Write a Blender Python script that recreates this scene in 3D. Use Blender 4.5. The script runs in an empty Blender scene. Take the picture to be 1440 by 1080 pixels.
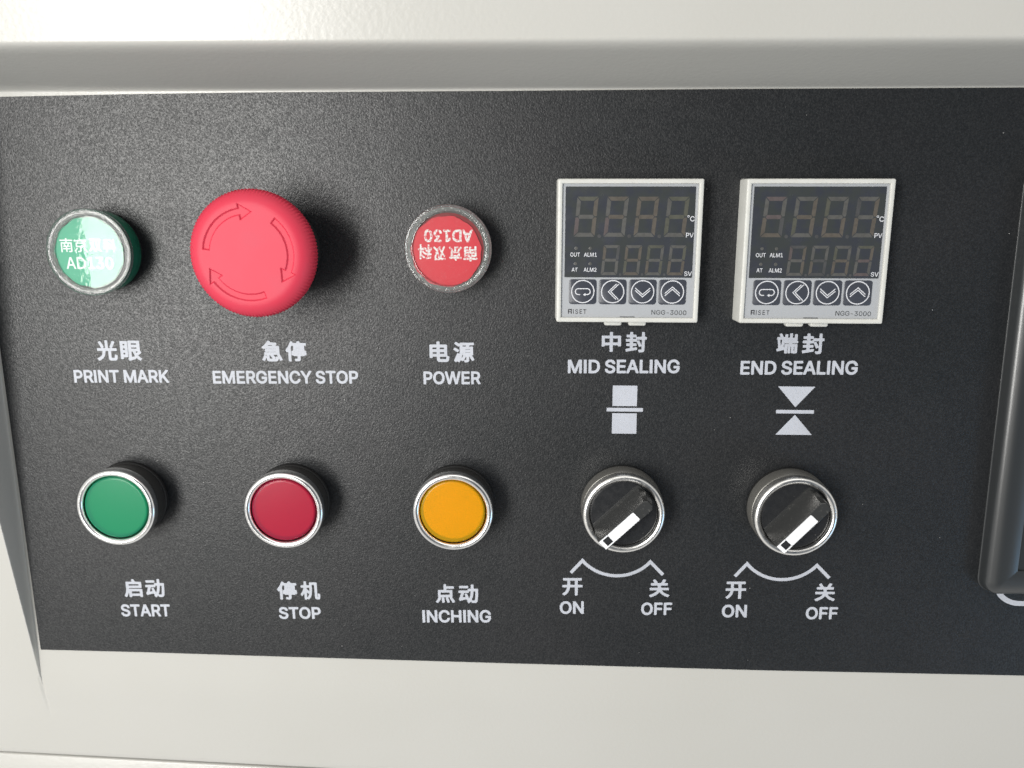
# Machine operating panel, built at real size (metres).  All builders work in millimetres on
# the panel: u to the right, v up, h outwards from the black overlay; world = (u, -h, v) / 1000.
import bpy, bmesh, math, random
from mathutils import Vector, Matrix

S = 0.001
scene = bpy.context.scene
COL = scene.collection
random.seed(7)
PI = math.pi


def W(u, v, h=0.0):
    return Vector((u * S, -h * S, v * S))


# ----------------------------------------------------------------------------- camera
cam_d = bpy.data.cameras.new("camera")
cam = bpy.data.objects.new("camera", cam_d)
COL.objects.link(cam)
right = Vector((0.99932664, 0.03667705, 0.00102730))
up = Vector((-0.00877757, 0.21178652, 0.97727653))
back = Vector((0.03562605, -0.97662749, 0.21196585))
m = Matrix((right, up, back)).transposed().to_4x4()
m.translation = W(152.550, 56.337, 284.617)
cam.matrix_world = m
cam_d.sensor_width = 36.0
cam_d.lens = 36.0 * 1146.49 / 1440.0
cam_d.clip_start = 0.01
cam_d.clip_end = 50.0
cam_d.dof.use_dof = True
cam_d.dof.focus_distance = 0.284
cam_d.dof.aperture_fstop = 13.0
scene.camera = cam

# ----------------------------------------------------------------------------- room light
world = bpy.data.worlds.new("World")
scene.world = world
world.use_nodes = True
bg = world.node_tree.nodes["Background"]
# background gradient for the unseen hall: bright sides, front dimmed to darken the overlay
wn = world.node_tree
geo = wn.nodes.new("ShaderNodeTexCoord")
sep = wn.nodes.new("ShaderNodeSeparateXYZ")
wn.links.new(geo.outputs["Generated"], sep.inputs[0])
ab = wn.nodes.new("ShaderNodeMath")
ab.operation = 'ABSOLUTE'
wn.links.new(sep.outputs["Y"], ab.inputs[0])
mr = wn.nodes.new("ShaderNodeMapRange")
mr.interpolation_type = 'SMOOTHSTEP'
mr.inputs["From Min"].default_value = 0.35
mr.inputs["From Max"].default_value = 1.0
wn.links.new(ab.outputs[0], mr.inputs["Value"])
wm = wn.nodes.new("ShaderNodeMix")
wm.data_type = 'RGBA'
wm.inputs["A"].default_value = (0.70, 0.69, 0.675, 1)
# front: glow added on the window side to lift shadows, darkened towards the right
mx = wn.nodes.new("ShaderNodeMapRange")
mx.interpolation_type = 'SMOOTHSTEP'
mx.inputs["From Min"].default_value = -0.75
mx.inputs["From Max"].default_value = 0.30
wn.links.new(sep.outputs["X"], mx.inputs["Value"])
wf = wn.nodes.new("ShaderNodeMix")
wf.data_type = 'RGBA'
wf.inputs["A"].default_value = (0.78, 0.75, 0.70, 1)
wf.inputs["B"].default_value = (0.030, 0.043, 0.062, 1)
wn.links.new(mx.outputs["Result"], wf.inputs["Factor"])
wn.links.new(wf.outputs["Result"], wm.inputs["B"])
wn.links.new(mr.outputs["Result"], wm.inputs["Factor"])
wn.links.new(wm.outputs["Result"], bg.inputs[0])
bg.inputs[1].default_value = 1.0


def window_light(name, u, v, h, sx, sy, radiance, color):
    """an area light, centred at u, v, h (mm) and facing the panel"""
    d = (W(u, v, h) - W(130, 0, 0)).normalized()
    l = bpy.data.lights.new(name, 'AREA')
    l.shape = 'RECTANGLE'
    l.size, l.size_y = sx, sy
    l.energy = radiance * sx * sy * PI
    l.color = color
    o = bpy.data.objects.new(name, l)
    COL.objects.link(o)
    o.location = W(u, v, h)
    o.rotation_euler = d.to_track_quat('Z', 'Y').to_euler()
    return o


window_light("window_light", -335, 55, 900, 0.30, 0.66, 17.0, (1.0, 0.985, 0.95))
window_light("overhead_fill_light", 600, 2600, 1900, 2.6, 1.2, 1.3, (1.0, 0.98, 0.95))  # unseen soft light from above, added as fill
window_light("far_window_light", 2300, -1300, 1300, 0.55, 0.6, 5.0, (0.20, 0.58, 1.0))

scene.cycles.caustics_reflective = False
scene.cycles.caustics_refractive = False
scene.view_settings.view_transform = 'Standard'
scene.view_settings.look = 'None'
scene.view_settings.exposure = 0.0
scene.view_settings.gamma = 1.0


# ----------------------------------------------------------------------------- materials
class Mat:
    def __init__(self, name, color=(0.5, 0.5, 0.5), rough=0.5, metal=0.0, spec=0.5, coat=0.0):
        self.m = bpy.data.materials.new(name)
        self.m.use_nodes = True
        self.nt = self.m.node_tree
        self.b = self.nt.nodes["Principled BSDF"]
        self.b.inputs["Base Color"].default_value = (*color, 1)
        self.b.inputs["Roughness"].default_value = rough
        self.b.inputs["Metallic"].default_value = metal
        self.b.inputs["Specular IOR Level"].default_value = spec
        self.b.inputs["Coat Weight"].default_value = coat
        self.tc = None
        self.color = color

    def node(self, t, **kw):
        n = self.nt.nodes.new(t)
        for k, v in kw.items():
            setattr(n, k, v)
        return n

    def link(self, a, b):
        self.nt.links.new(a, b)

    def coord(self):
        if not self.tc:
            self.tc = self.node("ShaderNodeTexCoord")
        return self.tc.outputs["Object"]

    def noise(self, mm, detail=2.0, rough=0.5):
        n = self.node("ShaderNodeTexNoise")
        n.inputs["Scale"].default_value = 1000.0 / mm
        n.inputs["Detail"].default_value = detail
        n.inputs["Roughness"].default_value = rough
        self.link(self.coord(), n.inputs["Vector"])
        return n.outputs["Fac"]

    def ramp(self, src, a, b, ca=0.0, cb=1.0):
        r = self.node("ShaderNodeMapRange")
        r.inputs["From Min"].default_value = a
        r.inputs["From Max"].default_value = b
        r.inputs["To Min"].default_value = ca
        r.inputs["To Max"].default_value = cb
        self.link(src, r.inputs["Value"])
        return r.outputs["Result"]

    def bump(self, src, dist_mm, strength=1.0, prev=None):
        n = self.node("ShaderNodeBump")
        n.inputs["Distance"].default_value = dist_mm * S
        n.inputs["Strength"].default_value = strength
        self.link(src, n.inputs["Height"])
        if prev:
            self.link(prev, n.inputs["Normal"])
        self.link(n.outputs[0], self.b.inputs["Normal"])
        return n.outputs[0]

    def mix(self, fac, c2, c1=None):
        n = self.node("ShaderNodeMix", data_type='RGBA')
        src = c1 if c1 is not None else self.color
        if isinstance(src, tuple):
            n.inputs["A"].default_value = (*src, 1)
        else:
            self.link(src, n.inputs["A"])
        n.inputs["B"].default_value = (*c2, 1)
        self.link(fac, n.inputs["Factor"])
        self.link(n.outputs["Result"], self.b.inputs["Base Color"])
        return n.outputs["Result"]

    def rough(self, src):
        self.link(src, self.b.inputs["Roughness"])

    def specks(self, mm, size, base=None, color=(0.5, 0.5, 0.5), amount=0.55):
        """sparse dust specks: voronoi points, most of them switched off"""
        v = self.node("ShaderNodeTexVoronoi")
        v.inputs["Scale"].default_value = 1000.0 / mm
        self.link(self.coord(), v.inputs["Vector"])
        near = self.ramp(v.outputs["Distance"], size, size * 0.6)
        sep = self.node("ShaderNodeSeparateColor")
        self.link(v.outputs["Color"], sep.inputs[0])
        on = self.node("ShaderNodeMath", operation='GREATER_THAN')
        self.link(sep.outputs[0], on.inputs[0])
        on.inputs[1].default_value = amount
        mul = self.node("ShaderNodeMath", operation='MULTIPLY')
        self.link(near, mul.inputs[0])
        self.link(on.outputs[0], mul.inputs[1])
        return self.mix(mul.outputs[0], color, base)


M = {}
# powder coat with orange peel
p = Mat("beige_powder_coat", (0.515, 0.507, 0.475), 0.27, spec=0.5)
n1 = p.bump(p.noise(1.5, 1.5), 0.06, 1.0)
c = p.mix(p.ramp(p.noise(60, 2), 0.35, 0.7), (0.50, 0.492, 0.458))
p.specks(11, 0.022, c, (0.22, 0.20, 0.17), 0.80)
M['coat'] = p.m
# textured polycarbonate overlay
p = Mat("black_textured_overlay", (0.009, 0.0105, 0.012), 0.43, spec=0.62)
gr = p.noise(0.46, 0.5, 0.4)
p.bump(gr, 0.07, 1.0)
c = p.mix(p.ramp(p.noise(45, 3), 0.35, 0.75), (0.013, 0.0135, 0.015))
p.specks(6.0, 0.024, c, (0.6, 0.6, 0.58), 0.5)
smudge = p.ramp(p.noise(40, 3, 0.55), 0.38, 0.68, -0.018, 0.018)
ad = p.node("ShaderNodeMath", operation='ADD')
p.link(p.ramp(gr, 0.38, 0.66, 0.39, 0.51), ad.inputs[0])
p.link(smudge, ad.inputs[1])
p.rough(ad.outputs[0])
p.link(p.ramp(p.noise(0.5, 1.0, 0.5), 0.35, 0.65, 0.40, 0.70), p.b.inputs["Specular IOR Level"])
M['overlay'] = p.m
p = Mat("white_silkscreen_ink", (0.50, 0.52, 0.575), 0.5)
p.bump(p.noise(0.62, 2.0, 0.6), 0.05, 0.6)
c = p.mix(p.ramp(p.noise(0.35, 2), 0.52, 0.72), (0.38, 0.40, 0.44))
p.mix(p.ramp(p.noise(9, 3), 0.45, 0.75, 0.0, 0.5), (0.40, 0.42, 0.46), c)
M['ink'] = p.m
p = Mat("chrome_bezel", (0.92, 0.92, 0.91), 0.2, metal=1.0)
p.rough(p.ramp(p.noise(3.0, 3), 0.35, 0.7, 0.16, 0.26))
M['chrome'] = p.m
p = Mat("satin_chrome_bezel", (0.95, 0.94, 0.91), 0.3, metal=1.0)
p.rough(p.ramp(p.noise(2.5, 4, 0.7), 0.35, 0.7, 0.22, 0.36))
M['satin'] = p.m
p = Mat("satin_collar_plastic", (0.045, 0.044, 0.042), 0.42)
p.bump(p.noise(0.5, 2), 0.03, 0.5)
p.specks(1.3, 0.06, None, (0.25, 0.24, 0.22), 0.82)
M['collar'] = p.m
p = Mat("grey_satin_collar", (0.20, 0.195, 0.18), 0.38, metal=0.5)
p.bump(p.noise(0.45, 2), 0.05, 0.7)
p.specks(0.9, 0.10, None, (0.5, 0.48, 0.42), 0.75)
M['collar_grey'] = p.m
p = Mat("black_rubber_gasket", (0.012, 0.012, 0.012), 0.7)
p.bump(p.noise(0.8), 0.03, 0.5)
M['rubber'] = p.m
p = Mat("red_matt_plastic", (0.62, 0.038, 0.074), 0.5, spec=0.35)
p.b.inputs["Subsurface Weight"].default_value = 0.0
p.bump(p.noise(0.5, 2), 0.012, 0.6)
p.mix(p.ramp(p.noise(9, 3), 0.45, 0.75), (0.59, 0.043, 0.08))
M['estop'] = p.m
p = Mat("black_gloss_plastic", (0.020, 0.021, 0.023), 0.24, spec=0.5)
p.rough(p.ramp(p.noise(2.2, 4, 0.7), 0.35, 0.7, 0.18, 0.42))
p.specks(2.6, 0.035, None, (0.35, 0.34, 0.32), 0.66)
M['knob'] = p.m
p = Mat("worn_handle_plastic", (0.034, 0.035, 0.035), 0.27, spec=0.6)
p.bump(p.noise(0.8, 4, 0.7), 0.03, 0.8)
p.mix(p.ramp(p.noise(1.2, 5, 0.7), 0.58, 0.76), (0.10, 0.098, 0.092))
M['handle'] = p.m
p = Mat("white_pointer_plastic", (0.84, 0.85, 0.87), 0.4)
p.mix(p.ramp(p.noise(1.5, 3), 0.5, 0.8), (0.74, 0.75, 0.76))
M['pointer'] = p.m
p = Mat("off_white_bezel_plastic", (0.62, 0.62, 0.585), 0.42)
p.bump(p.noise(0.4), 0.01, 0.5)
p.mix(p.ramp(p.noise(6, 3), 0.4, 0.75), (0.57, 0.57, 0.535))
M['frame'] = p.m
p = Mat("silver_face_film", (0.395, 0.41, 0.43), 0.38)
p.mix(p.ramp(p.noise(0.3, 2), 0.4, 0.7), (0.37, 0.385, 0.405))
M['face'] = p.m
p = Mat("smoked_window", (0.044, 0.049, 0.049), 0.20, spec=0.6)
p.mix(p.ramp(p.noise(4.5, 2), 0.4, 0.62), (0.040, 0.044, 0.054))
p.rough(p.ramp(p.noise(5, 3), 0.3, 0.7, 0.16, 0.30))
M['smoke'] = p.m
for nm, cc in (('seg_grey', (0.098, 0.097, 0.092)), ('seg_tan', (0.104, 0.092, 0.078)),
               ('seg_pink', (0.104, 0.086, 0.086)), ('seg_olive', (0.088, 0.089, 0.072)),
               ('seg_dim', (0.072, 0.073, 0.075))):
    p = Mat("unlit_" + nm, cc, 0.3)
    p.mix(p.ramp(p.noise(1.5), 0.4, 0.7), tuple(x * 0.8 for x in cc))
    M[nm] = p.m
p = Mat("dark_key_film", (0.045, 0.050, 0.065), 0.36)
p.bump(p.noise(0.4), 0.01, 0.4)
M['key'] = p.m
p = Mat("pale_print", (0.66, 0.67, 0.70), 0.45)
p.mix(p.ramp(p.noise(0.25), 0.45, 0.7), (0.56, 0.57, 0.60))
M['print'] = p.m
p = Mat("dark_print", (0.03, 0.03, 0.035), 0.5)
p.mix(p.ramp(p.noise(0.2), 0.55, 0.8), (0.14, 0.14, 0.145))
M['dprint'] = p.m
p = Mat("grey_print", (0.07, 0.075, 0.08), 0.5)
p.mix(p.ramp(p.noise(0.2), 0.55, 0.8), (0.18, 0.185, 0.19))
M['gprint'] = p.m
p = Mat("black_screen_housing", (0.026, 0.029, 0.031), 0.29, spec=0.85)
p.bump(p.noise(0.5, 2), 0.008, 0.5)
p.specks(7, 0.025, None, (0.35, 0.36, 0.37), 0.72)
M['hmi'] = p.m
p = Mat("touch_film", (0.024, 0.028, 0.029), 0.30, spec=0.4)
p.specks(6, 0.02, None, (0.3, 0.3, 0.3), 0.7)
M['touch'] = p.m


def body_mat(name, color):
    p = Mat(name, color, 0.3, spec=0.5)
    p.mix(p.ramp(p.noise(4, 2), 0.4, 0.7), tuple(x * 0.7 for x in color))
    return p.m


M['green_body'] = body_mat("green_lamp_plastic", (0.015, 0.17, 0.10))
M['red_body'] = body_mat("red_lamp_plastic", (0.28, 0.015, 0.02))


def tinted(name, color, rough=0.25, rim=0.0):
    """clear coloured acrylic: passes light tinted, glossy on top"""
    p = Mat(name)
    nt = p.nt
    tr = p.node("ShaderNodeBsdfTransparent")
    tr.inputs[0].default_value = (*color, 1)
    gl = p.node("ShaderNodeBsdfGlossy")
    gl.inputs["Roughness"].default_value = rough
    fr = p.node("ShaderNodeFresnel")
    fr.inputs[0].default_value = 1.49
    mx = p.node("ShaderNodeMixShader")
    p.link(fr.outputs[0], mx.inputs[0])
    p.link(tr.outputs[0], mx.inputs[1])
    p.link(gl.outputs[0], mx.inputs[2])
    df = p.node("ShaderNodeBsdfDiffuse")
    df.inputs[0].default_value = (*color, 1)
    m2 = p.node("ShaderNodeMixShader")
    m2.inputs[0].default_value = 0.35
    p.link(mx.outputs[0], m2.inputs[1])
    p.link(df.outputs[0], m2.inputs[2])
    bp = p.node("ShaderNodeBump")
    bp.inputs["Distance"].default_value = 0.01 * S
    p.link(p.noise(1.0), bp.inputs["Height"])
    p.link(bp.outputs[0], gl.inputs["Normal"])
    p.link(m2.outputs[0], nt.nodes["Material Output"].inputs[0])
    return p.m


M['tint_green'] = tinted("green_translucent_lens", (0.03, 0.48, 0.25))
M['tint_red'] = tinted("red_translucent_lens", (0.68, 0.03, 0.095))
M['tint_yellow'] = tinted("amber_translucent_lens", (0.96, 0.56, 0.01))
for nm, cc in (('diff_green', (0.15, 0.60, 0.40)), ('diff_red', (0.65, 0.2, 0.25)), ('diff_yellow', (0.85, 0.62, 0.10))):
    p = Mat(nm.replace('diff', 'diffuser'), cc, 0.5)
    p.mix(p.ramp(p.noise(7, 2), 0.4, 0.7), tuple(x * 0.95 for x in cc))
    M[nm] = p.m


def clear(name, body=0.10, rough=0.05, bump_mm=1.0, bump_d=0.05, gloss=None, tone=(0.8, 0.83, 0.82), speck=0.4):
    """clear acrylic: see-through, glossy, slightly hazy with pale flecks"""
    p = Mat(name)
    tr = p.node("ShaderNodeBsdfTransparent")
    tr.inputs[0].default_value = (0.93, 0.95, 0.94, 1)
    gl = p.node("ShaderNodeBsdfGlossy")
    gl.inputs["Roughness"].default_value = rough
    bp = p.node("ShaderNodeBump")
    bp.inputs["Distance"].default_value = bump_d * S
    p.link(p.noise(bump_mm, 3, 0.6), bp.inputs["Height"])
    p.link(bp.outputs[0], gl.inputs["Normal"])
    mx = p.node("ShaderNodeMixShader")
    if gloss is None:
        fr = p.node("ShaderNodeFresnel")
        fr.inputs[0].default_value = 1.5
        p.link(fr.outputs[0], mx.inputs[0])
    else:
        mx.inputs[0].default_value = gloss
    p.link(tr.outputs[0], mx.inputs[1])
    p.link(gl.outputs[0], mx.inputs[2])
    df = p.node("ShaderNodeBsdfDiffuse")
    df.inputs[0].default_value = (*tone, 1)
    m2 = p.node("ShaderNodeMixShader")
    if speck:
        hz = p.ramp(p.noise(0.55, 4, 0.75), 0.58, 0.74, body, min(1, body + speck))
        p.link(hz, m2.inputs[0])
    else:
        m2.inputs[0].default_value = body
    p.link(mx.outputs[0], m2.inputs[1])
    p.link(df.outputs[0], m2.inputs[2])
    p.link(m2.outputs[0], p.nt.nodes["Material Output"].inputs[0])
    return p.m


M['clear_rim'] = clear("clear_acrylic_rim", 0.09, 0.03, 1.3, 0.16)
M['clear_top'] = clear("clear_acrylic_face", 0.012, 0.02, 2.6, 0.022, gloss=0.042, speck=0.12)


def label_mat(name, color, worn, scale=0.8):
    p = Mat(name, color, 0.42)
    p.bump(p.noise(2.0, 3), 0.03, 0.8)
    p.mix(p.ramp(p.noise(scale, 5, 0.75), 0.60, 0.76), worn)
    return p.m


M['label_green'] = label_mat("green_label_film", (0.018, 0.36, 0.20), (0.15, 0.52, 0.36))
M['label_red'] = label_mat("red_label_film", (0.64, 0.010, 0.028), (0.66, 0.14, 0.16))
p = Mat("worn_white_print", (0.82, 0.82, 0.82), 0.5)
p.mix(p.ramp(p.noise(0.45, 4, 0.7), 0.50, 0.58), (0.66, 0.05, 0.07))
M['worn_print'] = p.m
p = Mat("white_label_print", (0.82, 0.88, 0.86), 0.5)
p.mix(p.ramp(p.noise(0.4, 3), 0.6, 0.75), (0.55, 0.80, 0.70))
M['label_print'] = p.m


p = Mat("grey_rim_backing", (0.09, 0.09, 0.085), 0.3)
p.mix(p.ramp(p.noise(0.8, 4, 0.7), 0.55, 0.66), (0.5, 0.5, 0.47))  # pale flecks paint the sparkle of the clear rim
M['backing'] = p.m


# ----------------------------------------------------------------------------- builders
def link_obj(name, bm, mats, parent=None, sharp=35, label=None, smooth=True):
    me = bpy.data.meshes.new(name)
    bmesh.ops.recalc_face_normals(bm, faces=bm.faces) if bm.faces else None
    bm.to_mesh(me)
    bm.free()
    return link_mesh(name, me, mats, parent, sharp, label, smooth)


def link_mesh(name, me, mats, parent=None, sharp=35, label=None, smooth=True):
    for mm in (mats if isinstance(mats, (list, tuple)) else [mats]):
        me.materials.append(mm)
    if smooth and len(me.polygons):
        me.polygons.foreach_set("use_smooth", [True] * len(me.polygons))
        me.set_sharp_from_angle(angle=math.radians(sharp))
    o = bpy.data.objects.new(name, me)
    COL.objects.link(o)
    if parent:
        o.parent = parent
    if label:
        o['label'] = label
    return o


def thing(name, label, cat, u, v, h=0.0, rot=0.0, group=None):
    o = bpy.data.objects.new(name, None)
    COL.objects.link(o)
    o.empty_display_size = 0.01
    o.location = W(u, v, h)
    o.rotation_euler = (0, -math.radians(rot), 0)      # turn in the plane of the panel
    o['label'] = label
    o['category'] = cat
    if group:
        o['group'] = group
    return o


def lathe(bm, prof, n=96, u=0, v=0, wave=None):
    """profile of (r, h) swept round the panel normal; r = 0 closes it"""
    rings = []
    if prof[-1][0] < 1e-6:                       # an extra ring keeps flat caps flat when smoothed
        r_, h_ = prof[-2]
        prof = prof[:-1] + [(r_ * 0.96, h_ + (prof[-1][1] - h_) * 0.4), prof[-1]]
    for i, (r, h) in enumerate(prof):
        if r < 1e-6:
            rings.append([bm.verts.new(W(u, v, h))])
            continue
        ring = []
        for k in range(n):
            a = 2 * PI * k / n
            rr = r + (wave(i, k) if wave else 0)
            ring.append(bm.verts.new(W(u + rr * math.cos(a), v + rr * math.sin(a), h)))
        rings.append(ring)
    for a, b in zip(rings, rings[1:]):
        for k in range(n):
            k2 = (k + 1) % n
            if len(a) == 1 and len(b) == 1:
                continue
            if len(b) == 1:
                bm.faces.new((a[k], a[k2], b[0]))
            elif len(a) == 1:
                bm.faces.new((a[0], b[k2], b[k]))
            else:
                bm.faces.new((a[k], a[k2], b[k2], b[k]))
    return bm


def lathed(name, prof, mat, parent, n=96, label=None, sharp=35, u=0, v=0, wave=None):
    return link_obj(name, lathe(bmesh.new(), prof, n, u, v, wave), mat, parent, sharp, label)


def prism(bm, pts, h0, h1, mi=0):
    lo = [bm.verts.new(W(x, y, h0)) for x, y in pts]
    hi = [bm.verts.new(W(x, y, h1)) for x, y in pts]
    n = len(pts)
    fs = [bm.faces.new(hi), bm.faces.new(lo[::-1])]
    for k in range(n):
        fs.append(bm.faces.new((lo[k], lo[(k + 1) % n], hi[(k + 1) % n], hi[k])))
    for f in fs:
        f.material_index = mi
    return bm


def rrect(w, h, r, cu=0, cv=0, seg=6):
    r = max(min(r, w / 2 - 1e-3, h / 2 - 1e-3), 0.01)
    out = []
    for qx, qy, a0 in ((1, 1, 0), (-1, 1, 90), (-1, -1, 180), (1, -1, 270)):
        for k in range(seg + 1):
            a = math.radians(a0 + 90 * k / seg)
            out.append((cu + qx * (w / 2 - r) + r * math.cos(a), cv + qy * (h / 2 - r) + r * math.sin(a)))
    return out


def loft(bm, w, h, r, loops, cu=0, cv=0, cap=True, seg=6):
    """rounded rectangle lofted through (inset, height) loops"""
    rings = []
    for ins, z in loops:
        rr = max(r - ins, 0.15)
        rings.append([bm.verts.new(W(x, y, z)) for x, y in rrect(w - 2 * ins, h - 2 * ins, rr, cu, cv, seg)])
    n = len(rings[0])
    for a, b in zip(rings, rings[1:]):
        for k in range(n):
            bm.faces.new((a[k], a[(k + 1) % n], b[(k + 1) % n], b[k]))
    if cap:
        bm.faces.new(rings[-1])
    return bm


def ribbon(bm, pts, wd, h, closed=False):
    """flat printed line of width wd through pts, mitred"""
    n = len(pts)
    L, R = [], []
    for i, (x, y) in enumerate(pts):
        a = Vector(pts[i - 1]) if (i > 0 or closed) else None
        b = Vector(pts[(i + 1) % n]) if (i < n - 1 or closed) else None
        q = Vector((x, y))
        d1 = (q - a).normalized() if a is not None else (b - q).normalized()
        d2 = (b - q).normalized() if b is not None else d1
        t = (d1 + d2).normalized()
        nn = Vector((-t.y, t.x))
        k = wd / 2 / max(0.35, nn.dot(Vector((-d1.y, d1.x))))
        L.append(bm.verts.new(W(x + nn.x * k, y + nn.y * k, h)))
        R.append(bm.verts.new(W(x - nn.x * k, y - nn.y * k, h)))
    for i in range(n if closed else n - 1):
        j = (i + 1) % n
        bm.faces.new((R[i], R[j], L[j], L[i]))
    return bm


def flat(bm, pts, h):
    bm.faces.new([bm.verts.new(W(x, y, h)) for x, y in pts])
    return bm


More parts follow.
